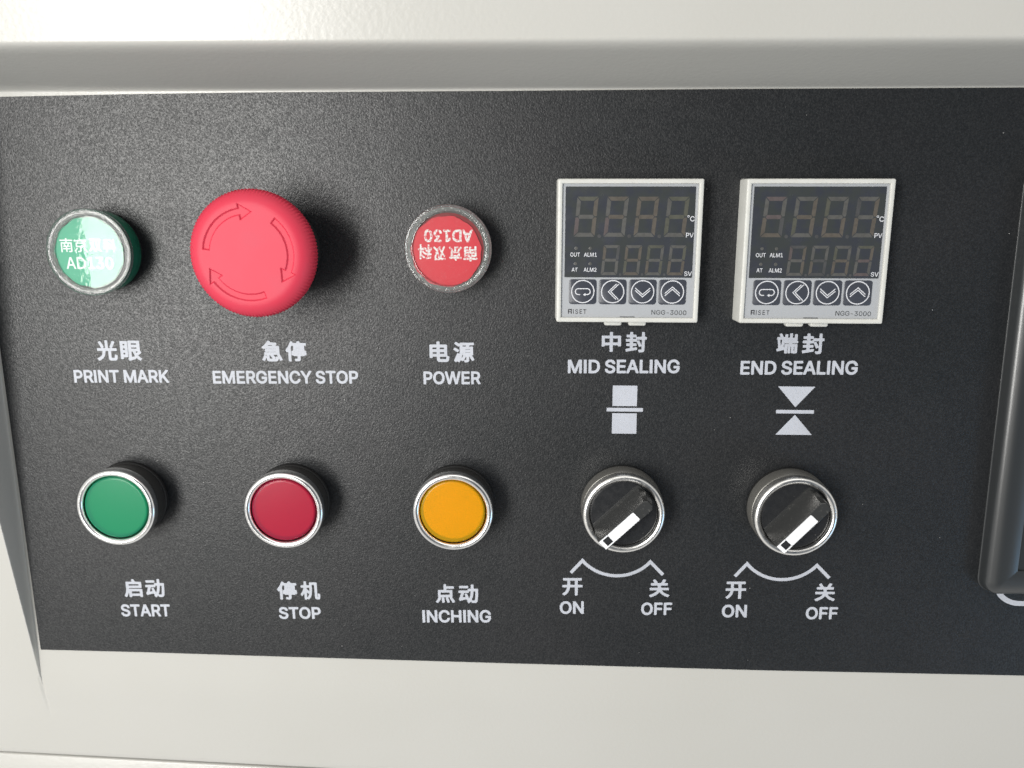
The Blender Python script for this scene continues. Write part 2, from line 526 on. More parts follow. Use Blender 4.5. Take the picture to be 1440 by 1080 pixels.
# letter outlines in thousandths of an em: (advance, loops of x y pairs)
GLYPHS = {
    'bA': (480, '0 -17 16 -24 84 -24 101 -18 152 117 160 118 322 118 330 110 373 -9 381 -20 398 -24 466 -24 485 -9 483 14 298 518 288 530 203 533 186 527 179 518 -6 8 -6 -9|194 224 190 229 237 367 288 229 279 223'),
    'bC': (510, '209 -24 261 -31 312 -27 355 -16 397 5 435 35 463 69 481 103 494 146 494 171 482 183 405 184 388 173 370 129 346 102 312 84 269 77 235 81 200 95 169 120 147 154 135 188 128 231 134 316 159 375 182 401 207 418 235 428 269 432 303 427 329 418 363 390 388 336 405 324 473 324 490 332 496 341 494 367 479 409 440 469 388 509 320 534 269 539 218 535 176 523 133 501 91 465 61 426 39 384 24 333 17 282 19 205 29 154 49 103 76 61 116 20 159 -7'),
    'bD': (502, '44 -17 60 -24 221 -24 298 -15 340 -1 383 23 415 51 441 85 463 127 478 178 486 254 481 314 470 365 447 416 417 458 383 487 323 518 272 530 60 533 43 525 36 510 36 0|153 81 149 93 149 425 238 427 289 416 315 403 337 382 354 357 367 322 375 238 358 161 332 122 289 94 238 82'),
    'bE': (419, '44 -17 60 -24 374 -24 391 -18 397 -9 399 59 391 75 383 80 153 81 149 93 149 195 153 205 357 205 372 212 379 229 379 289 366 307 153 310 149 314 149 425 383 430 394 442 396 459 396 510 383 530 60 533 44 526 38 518 36 0'),
    'bF': (410, '44 -17 60 -24 128 -24 147 -9 149 187 153 197 349 197 366 208 370 221 370 280 357 300 149 306 149 416 153 428 366 428 383 432 391 442 393 459 393 510 383 528 366 533 60 533 44 526 38 518 36 0'),
    'bG': (520, '209 -24 269 -31 312 -28 363 -14 405 8 439 36 471 78 487 112 498 154 502 256 494 273 473 280 286 280 266 273 259 256 259 197 269 180 387 171 380 146 365 120 346 101 320 86 269 77 218 86 178 112 147 154 135 188 128 231 134 316 159 375 181 401 206 418 261 432 295 429 320 421 358 392 388 335 405 325 482 326 497 341 495 367 480 409 439 469 388 508 320 534 269 539 218 536 176 524 133 502 91 466 60 426 39 384 24 333 17 282 19 205 29 154 49 103 75 61 116 19 159 -7'),
    'bH': (517, '44 -17 60 -24 128 -24 147 -9 149 204 153 208 366 207 370 -9 391 -24 459 -24 476 -14 481 0 481 510 473 526 459 533 391 533 370 518 366 313 151 314 147 518 128 533 60 533 43 525 36 510 36 0'),
    'bI': (190, '36 -24 153 -24 153 533 36 533'),
    'bK': (467, '44 -17 60 -24 128 -24 145 -13 149 0 149 153 196 207 357 -19 374 -24 451 -24 468 -14 473 0 468 15 276 289 466 492 472 510 464 526 442 533 366 533 349 527 153 315 149 322 147 518 128 533 60 533 43 525 36 510 36 0'),
    'bL': (393, '44 -17 60 -24 366 -24 377 -17 385 0 385 59 376 76 366 81 149 85 149 510 140 526 128 533 51 531 43 525 36 510 36 0'),
    'bM': (628, '44 -17 60 -24 128 -23 144 -9 146 246 153 269 270 -17 289 -24 340 -24 357 -18 476 277 480 263 482 -9 502 -24 570 -24 584 -17 592 0 592 501 584 526 570 533 476 533 459 525 315 153 170 524 153 533 60 533 43 525 36 510 36 0'),
    'bN': (523, '44 -17 60 -24 128 -24 147 -9 149 314 153 325 371 -17 391 -24 468 -24 479 -17 487 0 487 510 476 529 400 533 383 526 377 518 374 181 153 526 136 533 60 533 43 525 36 510 36 0'),
    'bO': (533, '209 -24 261 -31 312 -27 354 -16 397 5 435 35 473 83 496 129 510 180 517 248 514 307 503 358 478 418 448 460 410 494 363 521 312 536 269 539 218 535 176 523 124 494 86 460 61 426 39 384 24 333 17 282 19 205 29 154 49 103 76 61 116 20 159 -7|261 77 210 90 184 106 163 129 137 180 128 256 136 324 166 384 210 419 269 432 303 427 329 417 371 380 398 324 406 248 396 180 364 120 320 88'),
    'bP': (445, '44 -17 60 -24 128 -24 145 -13 149 0 152 161 255 162 315 173 369 204 406 246 430 314 432 365 427 399 400 459 378 484 349 506 306 524 255 532 60 533 44 526 38 518 36 0|153 267 149 272 149 425 255 427 281 420 299 408 315 382 320 348 315 314 300 289 281 275 255 268'),
    'bR': (449, '44 -17 60 -24 128 -24 147 -9 149 170 153 174 230 174 235 170 340 -20 434 -23 450 -9 450 8 349 195 389 229 413 263 428 306 433 348 428 399 413 442 391 474 357 502 315 522 255 532 60 533 44 526 38 518 36 0|153 279 149 289 149 416 153 428 264 425 289 417 306 403 317 382 321 348 315 316 301 297 281 286 255 280'),
    'bS': (447, '161 -26 208 -32 259 -31 335 -10 365 8 395 35 416 67 428 101 432 144 425 186 409 220 386 246 352 270 318 287 174 333 151 348 140 365 141 390 157 413 182 428 225 435 259 431 293 414 306 399 317 365 327 356 403 354 420 364 425 382 420 411 393 467 344 510 284 533 199 538 157 530 123 517 89 496 63 472 43 441 32 407 28 373 34 331 49 297 72 270 97 250 140 229 284 183 308 169 320 152 318 121 301 97 267 79 225 73 182 79 153 93 137 110 127 144 114 158 38 161 20 152 14 135 19 101 48 42 95 -1'),
    'bT': (449, '176 -17 193 -24 261 -24 279 -9 282 425 414 428 431 432 439 442 441 459 441 510 431 528 414 533 31 533 16 526 10 518 8 450 23 429 169 425 169 0'),
    'bW': (686, '139 -17 152 -24 228 -24 245 -19 253 -9 339 309 347 306 433 -9 441 -19 458 -24 534 -24 546 -17 555 0 692 501 687 524 670 533 602 533 581 518 492 175 404 510 395 526 381 533 305 533 284 518 194 177 104 518 84 533 16 533 -1 525 -6 501 130 0'),
    'bY': (472, '187 -17 203 -24 271 -24 290 -9 293 204 475 495 477 518 466 530 381 533 364 526 237 317 107 526 92 533 16 533 1 526 -6 518 -2 492 178 204 179 0'),
    'b0': (453, '176 -24 226 -31 268 -27 303 -16 343 10 375 44 399 86 424 180 427 307 415 375 397 426 370 470 336 504 302 524 251 538 209 539 166 530 132 515 105 494 75 460 56 426 40 384 29 333 24 256 27 197 39 129 54 86 73 51 100 18 132 -6|209 76 175 96 149 141 135 214 135 290 146 358 165 401 192 427 234 435 260 428 273 418 301 375 317 307 318 214 305 146 284 103 251 78'),
    'b1': (453, '60 -17 76 -24 390 -24 407 -17 413 -9 415 59 407 72 390 79 305 79 300 85 300 510 288 529 271 533 186 529 76 449 63 433 62 357 76 336 101 339 188 399 188 85 178 79 76 79 59 71 53 59 52 0'),
    'b3': (453, '160 -24 239 -30 307 -15 366 24 404 78 414 112 417 146 412 188 399 222 375 256 349 280 276 316 395 452 396 511 383 530 69 533 48 520 46 452 52 436 60 430 235 426 134 307 134 239 154 224 222 223 264 212 290 192 303 163 304 129 292 103 264 82 230 74 188 77 154 93 139 112 129 146 120 153 43 156 24 146 20 129 26 95 52 42 97 1'),
    'rA': (480, '14 -9 84 -10 92 -6 140 127 152 132 330 132 339 127 390 -8 466 -9 473 0 287 510 279 518 203 519 191 510 9 8 6 0|126 152 120 178 122 187 135 189 137 178|356 152 340 187 359 187|177 209 170 212 173 221 237 415 309 212'),
    'rC': (510, '245 -16 329 -9 397 21 424 44 452 78 470 112 482 154 483 163 473 170 405 170 381 120 354 91 312 69 269 63 227 68 193 83 159 111 136 146 123 180 115 222 114 273 120 316 130 350 148 384 193 426 252 445 312 440 346 424 371 402 405 339 473 338 482 346 464 409 422 467 363 506 295 524 244 524 201 517 159 500 114 469 82 433 54 384 38 333 31 282 32 222 39 171 57 120 82 75 110 44 150 13 201 -8'),
    'rD': (502, '57 -9 238 -9 298 -1 340 14 374 34 403 59 430 93 452 136 468 204 471 280 464 331 451 377 425 425 391 463 357 487 315 506 255 517 60 519 51 512 50 0|111 11 106 17 106 42 111 47 115 42|136 67 136 442 238 441 298 428 323 414 349 390 370 357 382 322 389 238 383 195 369 153 340 110 289 79 238 68|111 462 104 467 104 492 111 498 115 492'),
    'rE': (419, '57 -9 374 -10 383 -6 385 59 374 67 136 67 135 76 136 216 357 219 365 229 365 289 357 296 136 296 136 442 374 442 382 450 382 459 382 510 375 518 60 519 51 512 50 0'),
    'rG': (520, '246 -16 295 -15 338 -7 380 9 414 32 448 68 468 103 480 137 487 180 488 256 482 265 286 266 278 264 273 256 273 197 278 191 401 188 402 171 392 137 363 97 312 69 278 63 244 65 210 75 184 89 142 135 125 171 116 214 118 307 142 375 167 407 192 426 218 438 252 445 312 439 337 428 363 407 405 339 473 339 482 343 480 367 464 409 419 469 388 492 354 509 278 525 227 523 184 512 142 491 108 464 82 434 54 384 38 333 31 282 32 222 39 171 57 119 82 75 116 37 159 8 201 -8'),
    'rI': (188, '50 -9 138 -9 138 518 50 518'),
    'rL': (393, '57 -9 357 -10 366 -9 371 0 371 59 366 66 136 68 135 510 128 518 60 519 50 510 50 0'),
    'rM': (628, '57 -9 119 -10 132 0 131 340 136 356 276 0 289 -10 340 -10 352 0 493 364 494 0 502 -10 571 -9 578 0 578 501 571 518 476 519 468 513 315 107 162 510 153 519 145 519 60 519 51 512 50 0'),
    'rN': (523, '57 -9 128 -10 135 0 136 382 375 0 383 -9 391 -10 468 -9 473 0 473 501 468 518 400 519 389 510 389 153 383 136 145 514 136 519 60 519 51 512 50 0'),
    'rO': (533, '244 -16 295 -15 346 -4 388 16 422 42 453 78 481 129 496 180 502 222 502 282 495 333 479 384 450 435 420 469 371 502 329 518 286 525 227 522 184 511 142 490 108 462 74 420 51 375 38 333 31 282 32 222 39 171 57 120 82 76 110 44 150 14 201 -8|227 68 193 83 167 102 133 151 116 214 118 307 142 374 180 418 235 442 295 443 324 435 354 417 380 392 400 358 418 290 415 197 405 163 388 129 347 86 295 65 261 63'),
    'rP': (445, '57 -9 128 -10 135 0 136 173 255 176 306 185 357 212 395 254 416 314 414 390 389 450 366 476 340 494 306 509 255 518 60 519 51 512 50 0|136 253 136 442 264 439 289 431 315 412 330 382 334 340 327 306 306 275 281 260 255 254'),
    'rS': (447, '200 -18 284 -13 352 16 395 59 411 93 418 127 417 161 407 195 369 242 310 275 165 321 140 339 128 356 127 390 140 416 174 440 216 448 259 445 293 431 318 407 329 373 335 368 403 368 409 373 402 424 369 473 318 508 259 524 182 522 114 497 86 475 64 450 48 416 43 390 43 356 51 322 66 297 89 274 148 241 293 195 318 179 332 161 334 127 317 93 284 70 233 59 191 62 148 79 126 101 114 137 106 146 32 144 29 127 38 89 53 59 74 33 126 -1'),
    'rT': (449, '190 -9 261 -9 267 0 269 442 422 444 427 459 427 510 422 517 31 519 22 510 22 450 31 442 176 442 183 433 183 0'),
    'rU': (517, '235 -17 315 -13 371 8 424 51 454 102 464 136 467 178 467 510 459 519 391 519 383 510 383 178 372 127 357 102 332 80 298 66 264 62 221 66 193 76 162 101 145 127 134 178 134 510 128 518 119 519 60 519 50 510 50 170 60 110 85 61 120 25 170 -3'),
    'rV': (480, '201 -9 279 -10 288 -1 471 501 473 510 466 518 398 519 390 517 384 510 245 102 237 102 92 514 84 519 16 519 7 512 193 0'),
    'r0': (453, '207 -16 243 -16 285 -7 319 9 353 39 375 69 394 112 406 154 414 222 410 333 398 384 377 435 353 469 319 499 285 516 243 525 192 522 158 512 124 492 98 467 76 435 55 384 38 282 39 222 47 154 59 112 78 69 103 35 133 10 166 -7|217 60 175 77 143 120 125 180 120 273 129 350 149 401 183 438 226 449 251 446 275 435 309 392 328 331 334 239 325 163 301 103 267 69 243 61'),
    'r1': (453, '74 -9 390 -10 401 0 399 60 390 65 286 68 286 510 280 518 195 518 79 433 76 357 84 348 195 425 202 416 202 76 201 68 195 65 76 65 67 59 66 51 66 0|229 10 222 17 224 42 266 42 263 11'),
    'r2': (453, '61 -9 386 -10 399 0 399 59 395 64 173 68 332 238 363 280 383 322 391 374 379 433 350 476 301 510 242 525 208 525 165 517 108 484 70 433 57 382 56 365 63 352 131 353 143 399 157 422 182 441 216 449 250 446 284 430 306 399 310 365 302 331 274 289 55 51 54 0'),
    'r3': (453, '196 -16 264 -13 324 9 366 44 395 95 402 129 402 163 394 197 377 231 332 274 298 291 256 300 250 307 378 452 382 460 382 511 375 518 69 519 60 511 60 452 69 442 247 442 263 435 151 307 147 248 154 238 222 237 254 231 297 205 313 180 319 154 316 120 303 95 281 75 256 65 196 61 162 72 141 86 128 103 117 137 111 142 43 142 35 134 47 78 77 35 128 1'),
    'r-': (453, '111 179 339 179 347 187 347 247 335 254 114 254 105 248 104 238 104 187'),
    'b光': (1000, '23 -37 35 -37 71 -21 106 5 125 31 136 56 149 116 156 125 190 125 195 116 195 -3 201 -20 207 -28 224 -36 249 -38 309 -37 327 -29 334 -20 341 -3 345 22 347 48 337 56 317 66 306 65 301 56 297 14 292 9 249 9 243 14 243 116 249 124 334 125 343 133 343 158 340 167 334 171 275 171 265 175 313 260 316 269 314 277 283 291 275 291 269 286 249 241 223 192 226 184 242 175 224 171 207 171 198 175 198 294 190 305 156 304 150 294 150 175 147 173 122 171 107 175 122 182 126 192 109 235 79 285 71 288 43 277 37 269 40 260 63 218 80 175 71 171 20 171 11 168 8 158 9 133 20 125 96 125 99 116 90 73 82 56 69 39 45 21 10 5 1 -3 3 -12'),
    'b眼': (1000, '146 -37 153 -39 246 -10 252 -3 255 14 261 5 289 -20 314 -35 323 -36 348 -3 344 5 314 23 288 48 342 90 342 99 324 124 324 277 321 286 314 290 153 290 144 286 140 269 141 14 129 -3 130 -12|24 -12 52 -12 60 -3 60 14 68 19 127 20 134 31 134 269 132 277 127 282 25 283 16 277 15 -3|195 24 190 31 190 107 195 114 204 113 209 107 228 56 238 39 229 32|68 64 63 65 60 73 61 90 68 93 85 93 88 90 89 82 86 65|263 89 256 107 263 114 280 114 289 110 291 107|68 138 61 141 60 158 68 166 85 165 89 158 89 141 85 138|195 159 190 167 190 175 195 180 272 180 276 175 276 167 272 159|68 211 60 218 61 235 85 238 88 235 89 218 85 212|195 224 192 226 190 235 195 245 272 245 276 235 272 224'),
    'b急': (1000, '116 -32 244 -32 262 -23 274 -6 278 8 286 11 298 -15 303 -21 312 -22 337 -11 342 -6 343 2 327 36 300 79 298 87 298 206 295 219 286 223 242 223 244 232 257 257 253 266 235 278 159 279 149 283 152 291 144 300 116 306 108 305 103 300 82 269 55 240 10 206 7 198 12 189 31 170 40 170 57 180 65 174 244 174 245 172 65 172 57 166 55 138 64 130 65 124 244 124 245 121 57 121 48 119 44 113 43 104 43 87 48 79 6 2 4 -6 12 -15 40 -26 48 -21 74 26 79 19 87 -15 99 -27|133 13 129 19 129 62 133 72 178 19 176 14 167 12|227 13 220 19 227 28 224 36 196 70 201 76 210 77 252 77 260 70 258 62 264 45 244 50 236 45 227 28 232 19|65 68 61 70 74 77 84 70 74 64|108 223 116 234 176 235 187 232 176 223'),
    'b停': (1000, '50 -37 79 -39 87 -35 91 -28 93 82 91 201 104 229 130 227 129 150 121 143 104 142 97 133 97 74 104 65 121 64 138 52 189 52 196 48 197 14 189 7 155 7 144 -3 153 -28 161 -37 215 -36 232 -30 241 -20 245 -3 245 48 249 52 300 52 308 55 317 64 337 65 344 74 344 133 334 143 317 144 314 150 313 227 334 229 343 235 344 261 341 269 334 274 249 274 232 300 223 307 189 296 187 286 191 278 189 275 130 274 125 278 127 286 121 296 96 304 87 303 45 218 2 159 1 150 19 120 28 117 36 123 45 116 45 -28|181 184 181 186 266 184'),
    'b电': (1000, '186 -31 282 -33 307 -31 316 -27 332 -14 340 3 347 45 347 54 341 60 316 71 314 79 314 241 312 249 307 253 299 254 205 254 197 258 197 292 194 300 188 304 163 304 150 300 147 292 146 256 44 254 35 249 33 45 38 37 44 34 69 34 79 37 86 56 146 56 148 11 152 -6 166 -23|205 16 198 20 198 54 299 54 296 28 290 17|86 103 82 113 86 132 147 130 146 103|205 103 198 105 198 130 265 130 265 105|86 178 83 181 82 190 86 206 146 205 146 179|205 178 197 181 197 190 197 198 205 206 256 206 265 202 265 181 256 178'),
    'b源': (1000, '95 -37 106 -31 123 -2 157 -18 168 -11 182 6 208 56 216 48 216 14 211 6 183 5 175 -3 183 -31 191 -39 234 -37 254 -28 263 -11 263 48 268 58 307 -11 319 -14 344 -2 349 6 347 14 312 74 327 84 331 91 329 218 319 224 268 224 263 227 268 240 276 242 338 244 344 252 344 278 338 286 115 287 107 278 106 267 47 301 38 298 21 278 20 269 28 261 81 224 89 221 102 227 106 237 107 150 103 108 98 102 81 114 72 116 64 109 11 -3 10 -11 18 -20 38 -32 47 -34 54 -28 64 -11 67 -20|140 31 139 40 149 90 166 74|200 124 200 127 208 129 276 129 283 125|63 133 72 129 81 133 98 157 102 159 89 173 55 194 30 207 21 204 5 184 4 172|200 175 200 177 208 180 276 180 283 176 276 173|157 222 155 227 157 240 208 242 213 235 208 224'),
    'b中': (1000, '155 -37 186 -39 195 -36 199 -28 199 65 203 76 271 76 276 74 280 62 288 56 318 57 327 65 326 235 322 240 314 242 203 242 199 252 199 295 195 303 186 305 161 305 152 300 149 295 149 252 144 242 33 242 23 235 25 60 33 54 59 54 67 57 76 76 147 74 149 -28|76 124 71 133 73 193 76 195 147 193 149 133 146 125|203 124 199 133 200 193 203 195 276 193 278 133 274 125'),
    'b封': (1000, '223 -36 242 -38 276 -36 293 -31 306 -19 312 6 312 168 318 175 335 176 344 181 346 193 344 219 335 223 318 223 313 227 311 295 301 302 276 302 265 295 264 227 259 223 191 223 182 223 178 227 177 253 174 257 121 261 121 295 115 304 80 304 74 295 72 260 21 257 17 253 16 244 16 227 21 216 72 212 72 190 12 187 5 176 5 151 12 142 72 139 72 115 21 113 15 108 13 83 15 74 21 69 72 68 74 40 72 35 66 32 12 24 4 18 3 6 8 -19 12 -23 21 -24 182 3 188 6 192 15 191 40 183 49 123 41 121 49 123 68 174 69 180 74 182 83 180 108 174 113 123 115 123 139 174 141 182 144 221 57 225 54 233 56 259 67 264 57 264 15 259 9 216 9 212 6 208 -2|259 87 226 159 216 165 191 157 186 168 191 175 259 175 264 168 264 100|123 190 123 212 165 214 169 210 169 193 165 188 131 187'),
    'b端': (1000, '140 -38 168 -39 179 -29 180 73 185 75 186 -21 187 -29 193 -35 219 -35 228 -29 230 73 236 77 239 73 239 -21 244 -33 270 -35 287 -40 304 -39 321 -35 330 -29 336 -21 338 -4 338 115 329 123 252 124 261 133 338 133 346 141 346 166 343 175 325 183 334 192 334 277 329 285 304 288 292 285 287 277 287 234 278 227 261 228 256 234 256 294 253 300 244 304 219 304 209 294 209 234 202 227 193 227 185 229 182 234 182 277 176 286 151 288 140 285 136 277 136 243 117 239 108 246 86 294 74 302 49 294 42 285 60 243 57 240 15 239 9 234 7 200 19 192 18 183 28 115 33 56 29 47 15 44 6 39 5 30 11 5 15 -1 23 -4 125 22 132 13 132 -29|287 3 282 13 282 73 287 78 292 73 292 13 290 5|117 72 125 121 132 132 203 132 202 124 142 123 128 115 131 90 130 73 125 70|74 87 61 183 62 192 66 193 88 192 90 183 83 128'),
    'b启': (1000, '28 -38 40 -38 57 -12 72 22 80 50 85 30 86 -29 97 -37 123 -37 131 -32 133 -21 140 -15 267 -15 273 -21 276 -32 284 -37 310 -37 318 -33 322 -21 322 107 318 117 310 120 97 120 91 124 92 132 97 135 310 137 315 149 315 243 312 251 301 255 216 255 209 260 185 302 174 305 144 294 142 285 154 260 148 255 55 255 46 252 43 243 42 132 37 81 29 47 2 -12|140 31 133 39 133 64 140 73 267 73 273 64 273 39 267 31|97 182 92 192 92 200 97 208 259 209 267 200 265 183 259 182'),
    'b动': (1000, '176 -37 180 -39 188 -36 214 -5 222 -11 227 -28 231 -32 273 -34 299 -31 316 -19 325 -3 329 14 337 91 340 218 333 224 273 224 265 227 266 286 263 295 256 299 231 299 220 295 218 286 217 227 214 224 171 222 168 218 163 193 18 193 8 184 8 159 11 150 18 147 44 147 52 142 31 74 12 40 20 14 26 6 35 5 61 14 137 32 159 6 151 -3 150 -11|231 14 230 23 245 65 253 99 264 176 290 177 293 167 290 91 282 23 273 12|188 50 180 64 154 130 146 138 120 133 111 125 125 82 120 75 86 68 80 74 103 145 112 147 171 147 181 150 186 176 214 177 208 116 200 82|23 235 35 231 171 232 178 244 177 269 171 275 163 276 27 275 21 269 20 261'),
    'b机': (1000, '72 -37 103 -39 120 -23 137 -38 145 -39 175 -3 191 31 201 65 210 133 211 235 222 238 247 238 254 235 255 14 256 -3 261 -20 273 -30 298 -36 324 -34 336 -29 345 -20 351 -3 353 22 354 56 349 63 324 77 315 73 311 65 310 14 307 11 303 14 303 269 302 277 298 282 290 285 171 284 164 277 162 226 154 230 120 230 113 235 111 298 103 305 77 305 69 302 65 294 65 235 60 230 18 230 10 226 7 218 9 189 18 183 52 182 56 175 35 123 -1 65 0 56 15 31 26 27 43 46 60 76 62 73 65 65 65 -29|120 4 113 14 113 22 113 82 120 91 137 71 149 73 155 82 147 48 134 22|154 122 113 167 113 175 120 183 154 183 162 187 162 128 161 124'),
    'b点': (1000, '32 -37 40 -39 48 -33 73 -3 95 40 98 48 92 57 99 64 116 62 131 57 116 55 109 48 116 -28 125 -36 150 -33 161 -28 164 -11 158 31 155 48 146 57 159 65 184 64 193 61 197 57 184 52 181 48 182 40 210 -33 218 -35 244 -28 252 -20 243 14 223 57 227 63 235 65 252 64 258 57 252 48 255 40 303 -35 312 -36 337 -25 343 -20 343 -11 337 1 296 65 303 74 302 193 295 198 201 199 198 201 197 210 198 218 201 221 320 221 329 229 329 261 320 268 201 268 197 278 197 295 193 302 184 305 159 305 150 299 147 201 142 199 57 199 48 193 47 74 55 65 33 23 5 -11 6 -22|99 111 94 116 94 125 94 142 99 152 254 150 255 116 252 112'),
    'b开': (1000, '34 -38 43 -40 69 -21 102 13 117 38 128 64 137 106 145 110 205 110 213 110 216 106 216 -30 222 -38 230 -39 256 -39 264 -32 266 106 273 110 332 110 341 115 343 123 343 149 333 157 273 157 265 166 265 225 268 234 273 235 324 235 332 242 331 276 324 282 315 282 35 282 26 281 21 276 21 242 26 237 86 235 92 225 92 166 86 157 18 157 7 149 9 115 18 110 77 110 87 106 78 72 60 41 42 21 9 -4 9 -14|145 158 140 166 140 225 143 234 215 234 216 166 213 158'),
    'b关': (1000, '30 -37 42 -37 76 -23 118 -1 149 23 178 56 186 55 212 24 257 -11 314 -36 322 -36 329 -28 347 -3 345 6 288 30 263 45 240 65 219 91 229 94 331 95 336 99 338 108 338 133 331 141 324 142 203 143 203 179 212 182 305 182 314 184 319 193 319 218 314 229 271 231 262 235 287 278 288 286 280 294 246 303 238 295 207 235 203 231 195 231 152 231 118 286 110 297 101 302 70 286 68 278 94 235 84 231 42 230 34 218 34 193 42 183 144 182 150 176 150 150 144 142 25 142 16 138 13 133 15 99 25 94 127 94 138 91 127 74 111 57 88 40 8 1 8 -11'),
    'b南': (1000, '37 -37 67 -37 72 -36 76 -29 77 22 80 32 148 28 151 22 151 -20 157 -30 165 -31 193 -29 197 -20 197 22 199 28 267 30 274 22 274 14 270 5 225 5 217 -3 225 -29 233 -38 250 -38 293 -35 310 -28 316 -20 321 -3 320 201 310 207 208 207 200 209 200 218 208 224 335 226 339 235 339 260 335 267 208 269 199 277 199 294 193 303 165 304 157 303 150 294 148 269 21 269 12 262 11 235 21 224 140 224 148 222 150 218 148 207 38 207 31 201 30 -29|80 69 77 73 77 158 80 162 97 163 116 133 85 124 83 99 85 90 97 87 148 86 151 82 150 73|199 72 197 82 199 85 208 87 259 87 267 91 274 82 272 73 267 71|267 124 259 128 242 129 237 133 250 158 259 163 267 163 274 158 274 133|165 130 150 158 157 163 199 162 203 158 190 133 182 128'),
    'b京': (1000, '109 -37 171 -36 188 -29 195 -20 200 -3 200 73 205 83 264 82 290 84 297 90 298 192 297 201 290 206 69 206 57 201 57 90 60 86 69 83 145 83 150 82 152 73 152 14 145 6 103 6 92 -3 103 -32|27 -20 35 -27 43 -25 77 7 116 56 117 65 111 71 94 79 77 80 45 39 10 5 9 -4|294 -20 298 -26 307 -28 315 -23 332 -11 337 -3 334 5 273 76 264 81 247 77 232 65 230 56|103 130 102 158 111 163 239 163 247 162 250 158 250 133 247 128 111 127|16 218 69 213 324 215 332 216 338 226 338 252 332 260 324 261 205 261 179 302 171 307 137 294 136 286 146 269 145 265 137 261 18 259 13 252 13 226'),
    'b双': (1000, '315 -38 326 -34 345 -12 346 -4 301 33 275 64 273 73 294 115 310 158 326 226 330 268 318 275 301 278 173 277 165 272 139 278 20 277 12 268 12 243 20 232 105 232 114 231 117 226 105 169 97 157 55 209 46 215 22 200 16 192 19 183 65 124 80 98 46 41 3 -3 4 -12 29 -37 37 -36 71 -3 105 45 114 49 138 5 131 -4 134 -12 156 -37 165 -35 199 -13 241 28 279 -12|165 21 172 30 174 39 134 107 154 175 165 235 174 226 190 149 217 73 195 47|250 130 241 136 230 175 219 226 224 232 275 231 280 226 264 166'),
    'b科': (1000, '72 -36 103 -37 110 -28 111 100 114 91 128 74 137 74 158 100 158 108 118 159 145 161 154 158 222 102 230 104 254 125 253 134 188 185 179 189 162 182 159 202 154 205 120 205 111 208 110 244 153 261 156 270 138 295 128 299 77 283 18 271 9 261 17 236 26 231 60 236 64 227 64 210 60 206 18 205 8 202 5 176 6 168 9 163 54 159 36 117 1 66 0 57 15 32 26 27 39 40 61 74 64 66 64 -28|263 -36 298 -35 303 -28 303 49 307 57 341 63 348 74 341 103 332 106 307 103 303 108 303 295 298 302 290 304 264 304 257 295 256 233 196 279 187 278 169 261 166 253 230 195 239 198 256 212 256 97 247 92 154 78 145 82 137 74 142 40 145 34 153 32 256 46 257 -28'),
    'r南': (1000, '36 -29 46 -32 63 -32 69 -29 71 167 80 169 116 167 108 158 125 124 97 122 89 116 89 99 97 93 148 93 157 90 157 68 148 66 87 65 82 56 83 39 89 36 148 36 157 33 158 -20 165 -25 182 -25 191 -20 191 31 199 36 259 36 270 39 267 65 199 66 191 73 191 90 199 93 259 93 263 99 263 116 259 122 226 124 243 158 236 167 278 167 280 5 276 0 223 -3 232 -29 242 -32 284 -30 301 -26 309 -20 313 -12 315 5 315 192 310 201 199 201 193 209 193 218 194 226 199 230 327 230 333 235 332 260 327 263 199 263 193 269 193 294 191 298 182 298 165 298 157 295 156 269 148 263 21 263 18 260 17 235 21 231 148 230 156 226 156 209 148 201 46 201 38 199|165 122 159 124 137 167 211 167 192 124'),
    'r京': (1000, '108 -29 111 -32 162 -31 179 -27 188 -20 194 -3 196 88 290 90 292 192 290 199 69 200 62 192 62 99 67 90 154 89 158 82 158 5 154 0 103 0 98 -3|305 -20 331 -3 326 5 264 74 256 73 242 65 237 56 298 -17|26 -12 35 -20 43 -17 52 -10 94 36 109 56 111 65 86 74 77 71 52 37 19 5 16 -3|103 121 97 124 96 133 97 167 103 169 247 169 256 167 256 123 247 121|19 226 26 221 324 221 332 226 332 252 324 255 205 255 198 260 171 301 149 294 143 286 157 260 154 256 26 255 20 252'),
    'r双': (1000, '28 -29 37 -28 63 -4 88 29 105 58 114 61 139 15 148 18 165 33 165 43 127 107 141 149 153 200 162 260 156 268 139 272 29 271 19 268 20 240 114 238 125 234 105 147 97 147 46 209 22 192 80 113 86 98 52 39 10 -4 12 -12|155 -29 165 -28 190 -12 220 13 241 37 284 -9 318 -33 336 -12 339 -4 295 30 274 56 266 73 292 124 311 183 325 260 319 268 301 271 173 271 170 268 169 243 178 234 196 149 224 73 186 30 137 -4|241 118 226 166 212 234 216 238 284 238 287 234 284 217 271 166 250 116'),
    'r科': (1000, '71 -28 77 -31 94 -31 104 -28 106 108 111 112 128 83 137 82 151 100 150 108 110 159 111 164 120 167 154 167 222 108 230 112 243 125 243 134 230 146 179 182 162 169 156 176 154 197 106 202 104 244 111 253 139 261 150 270 137 287 128 293 77 277 18 265 15 261 26 237 60 242 69 241 70 236 69 200 18 199 11 193 11 176 16 168 52 167 60 165 62 159 43 117 9 66 7 57 18 39 26 34 65 91 69 104|263 -28 273 -31 290 -31 296 -28 297 57 307 63 332 67 342 74 339 91 333 100 307 96 298 97 297 100 297 287 295 295 290 298 273 298 263 295 262 91 256 88 154 72 144 66 149 40 154 38 256 54 263 49|230 202 239 206 253 219 251 227 205 267 196 272 188 271 177 261 173 253 205 227'),
}


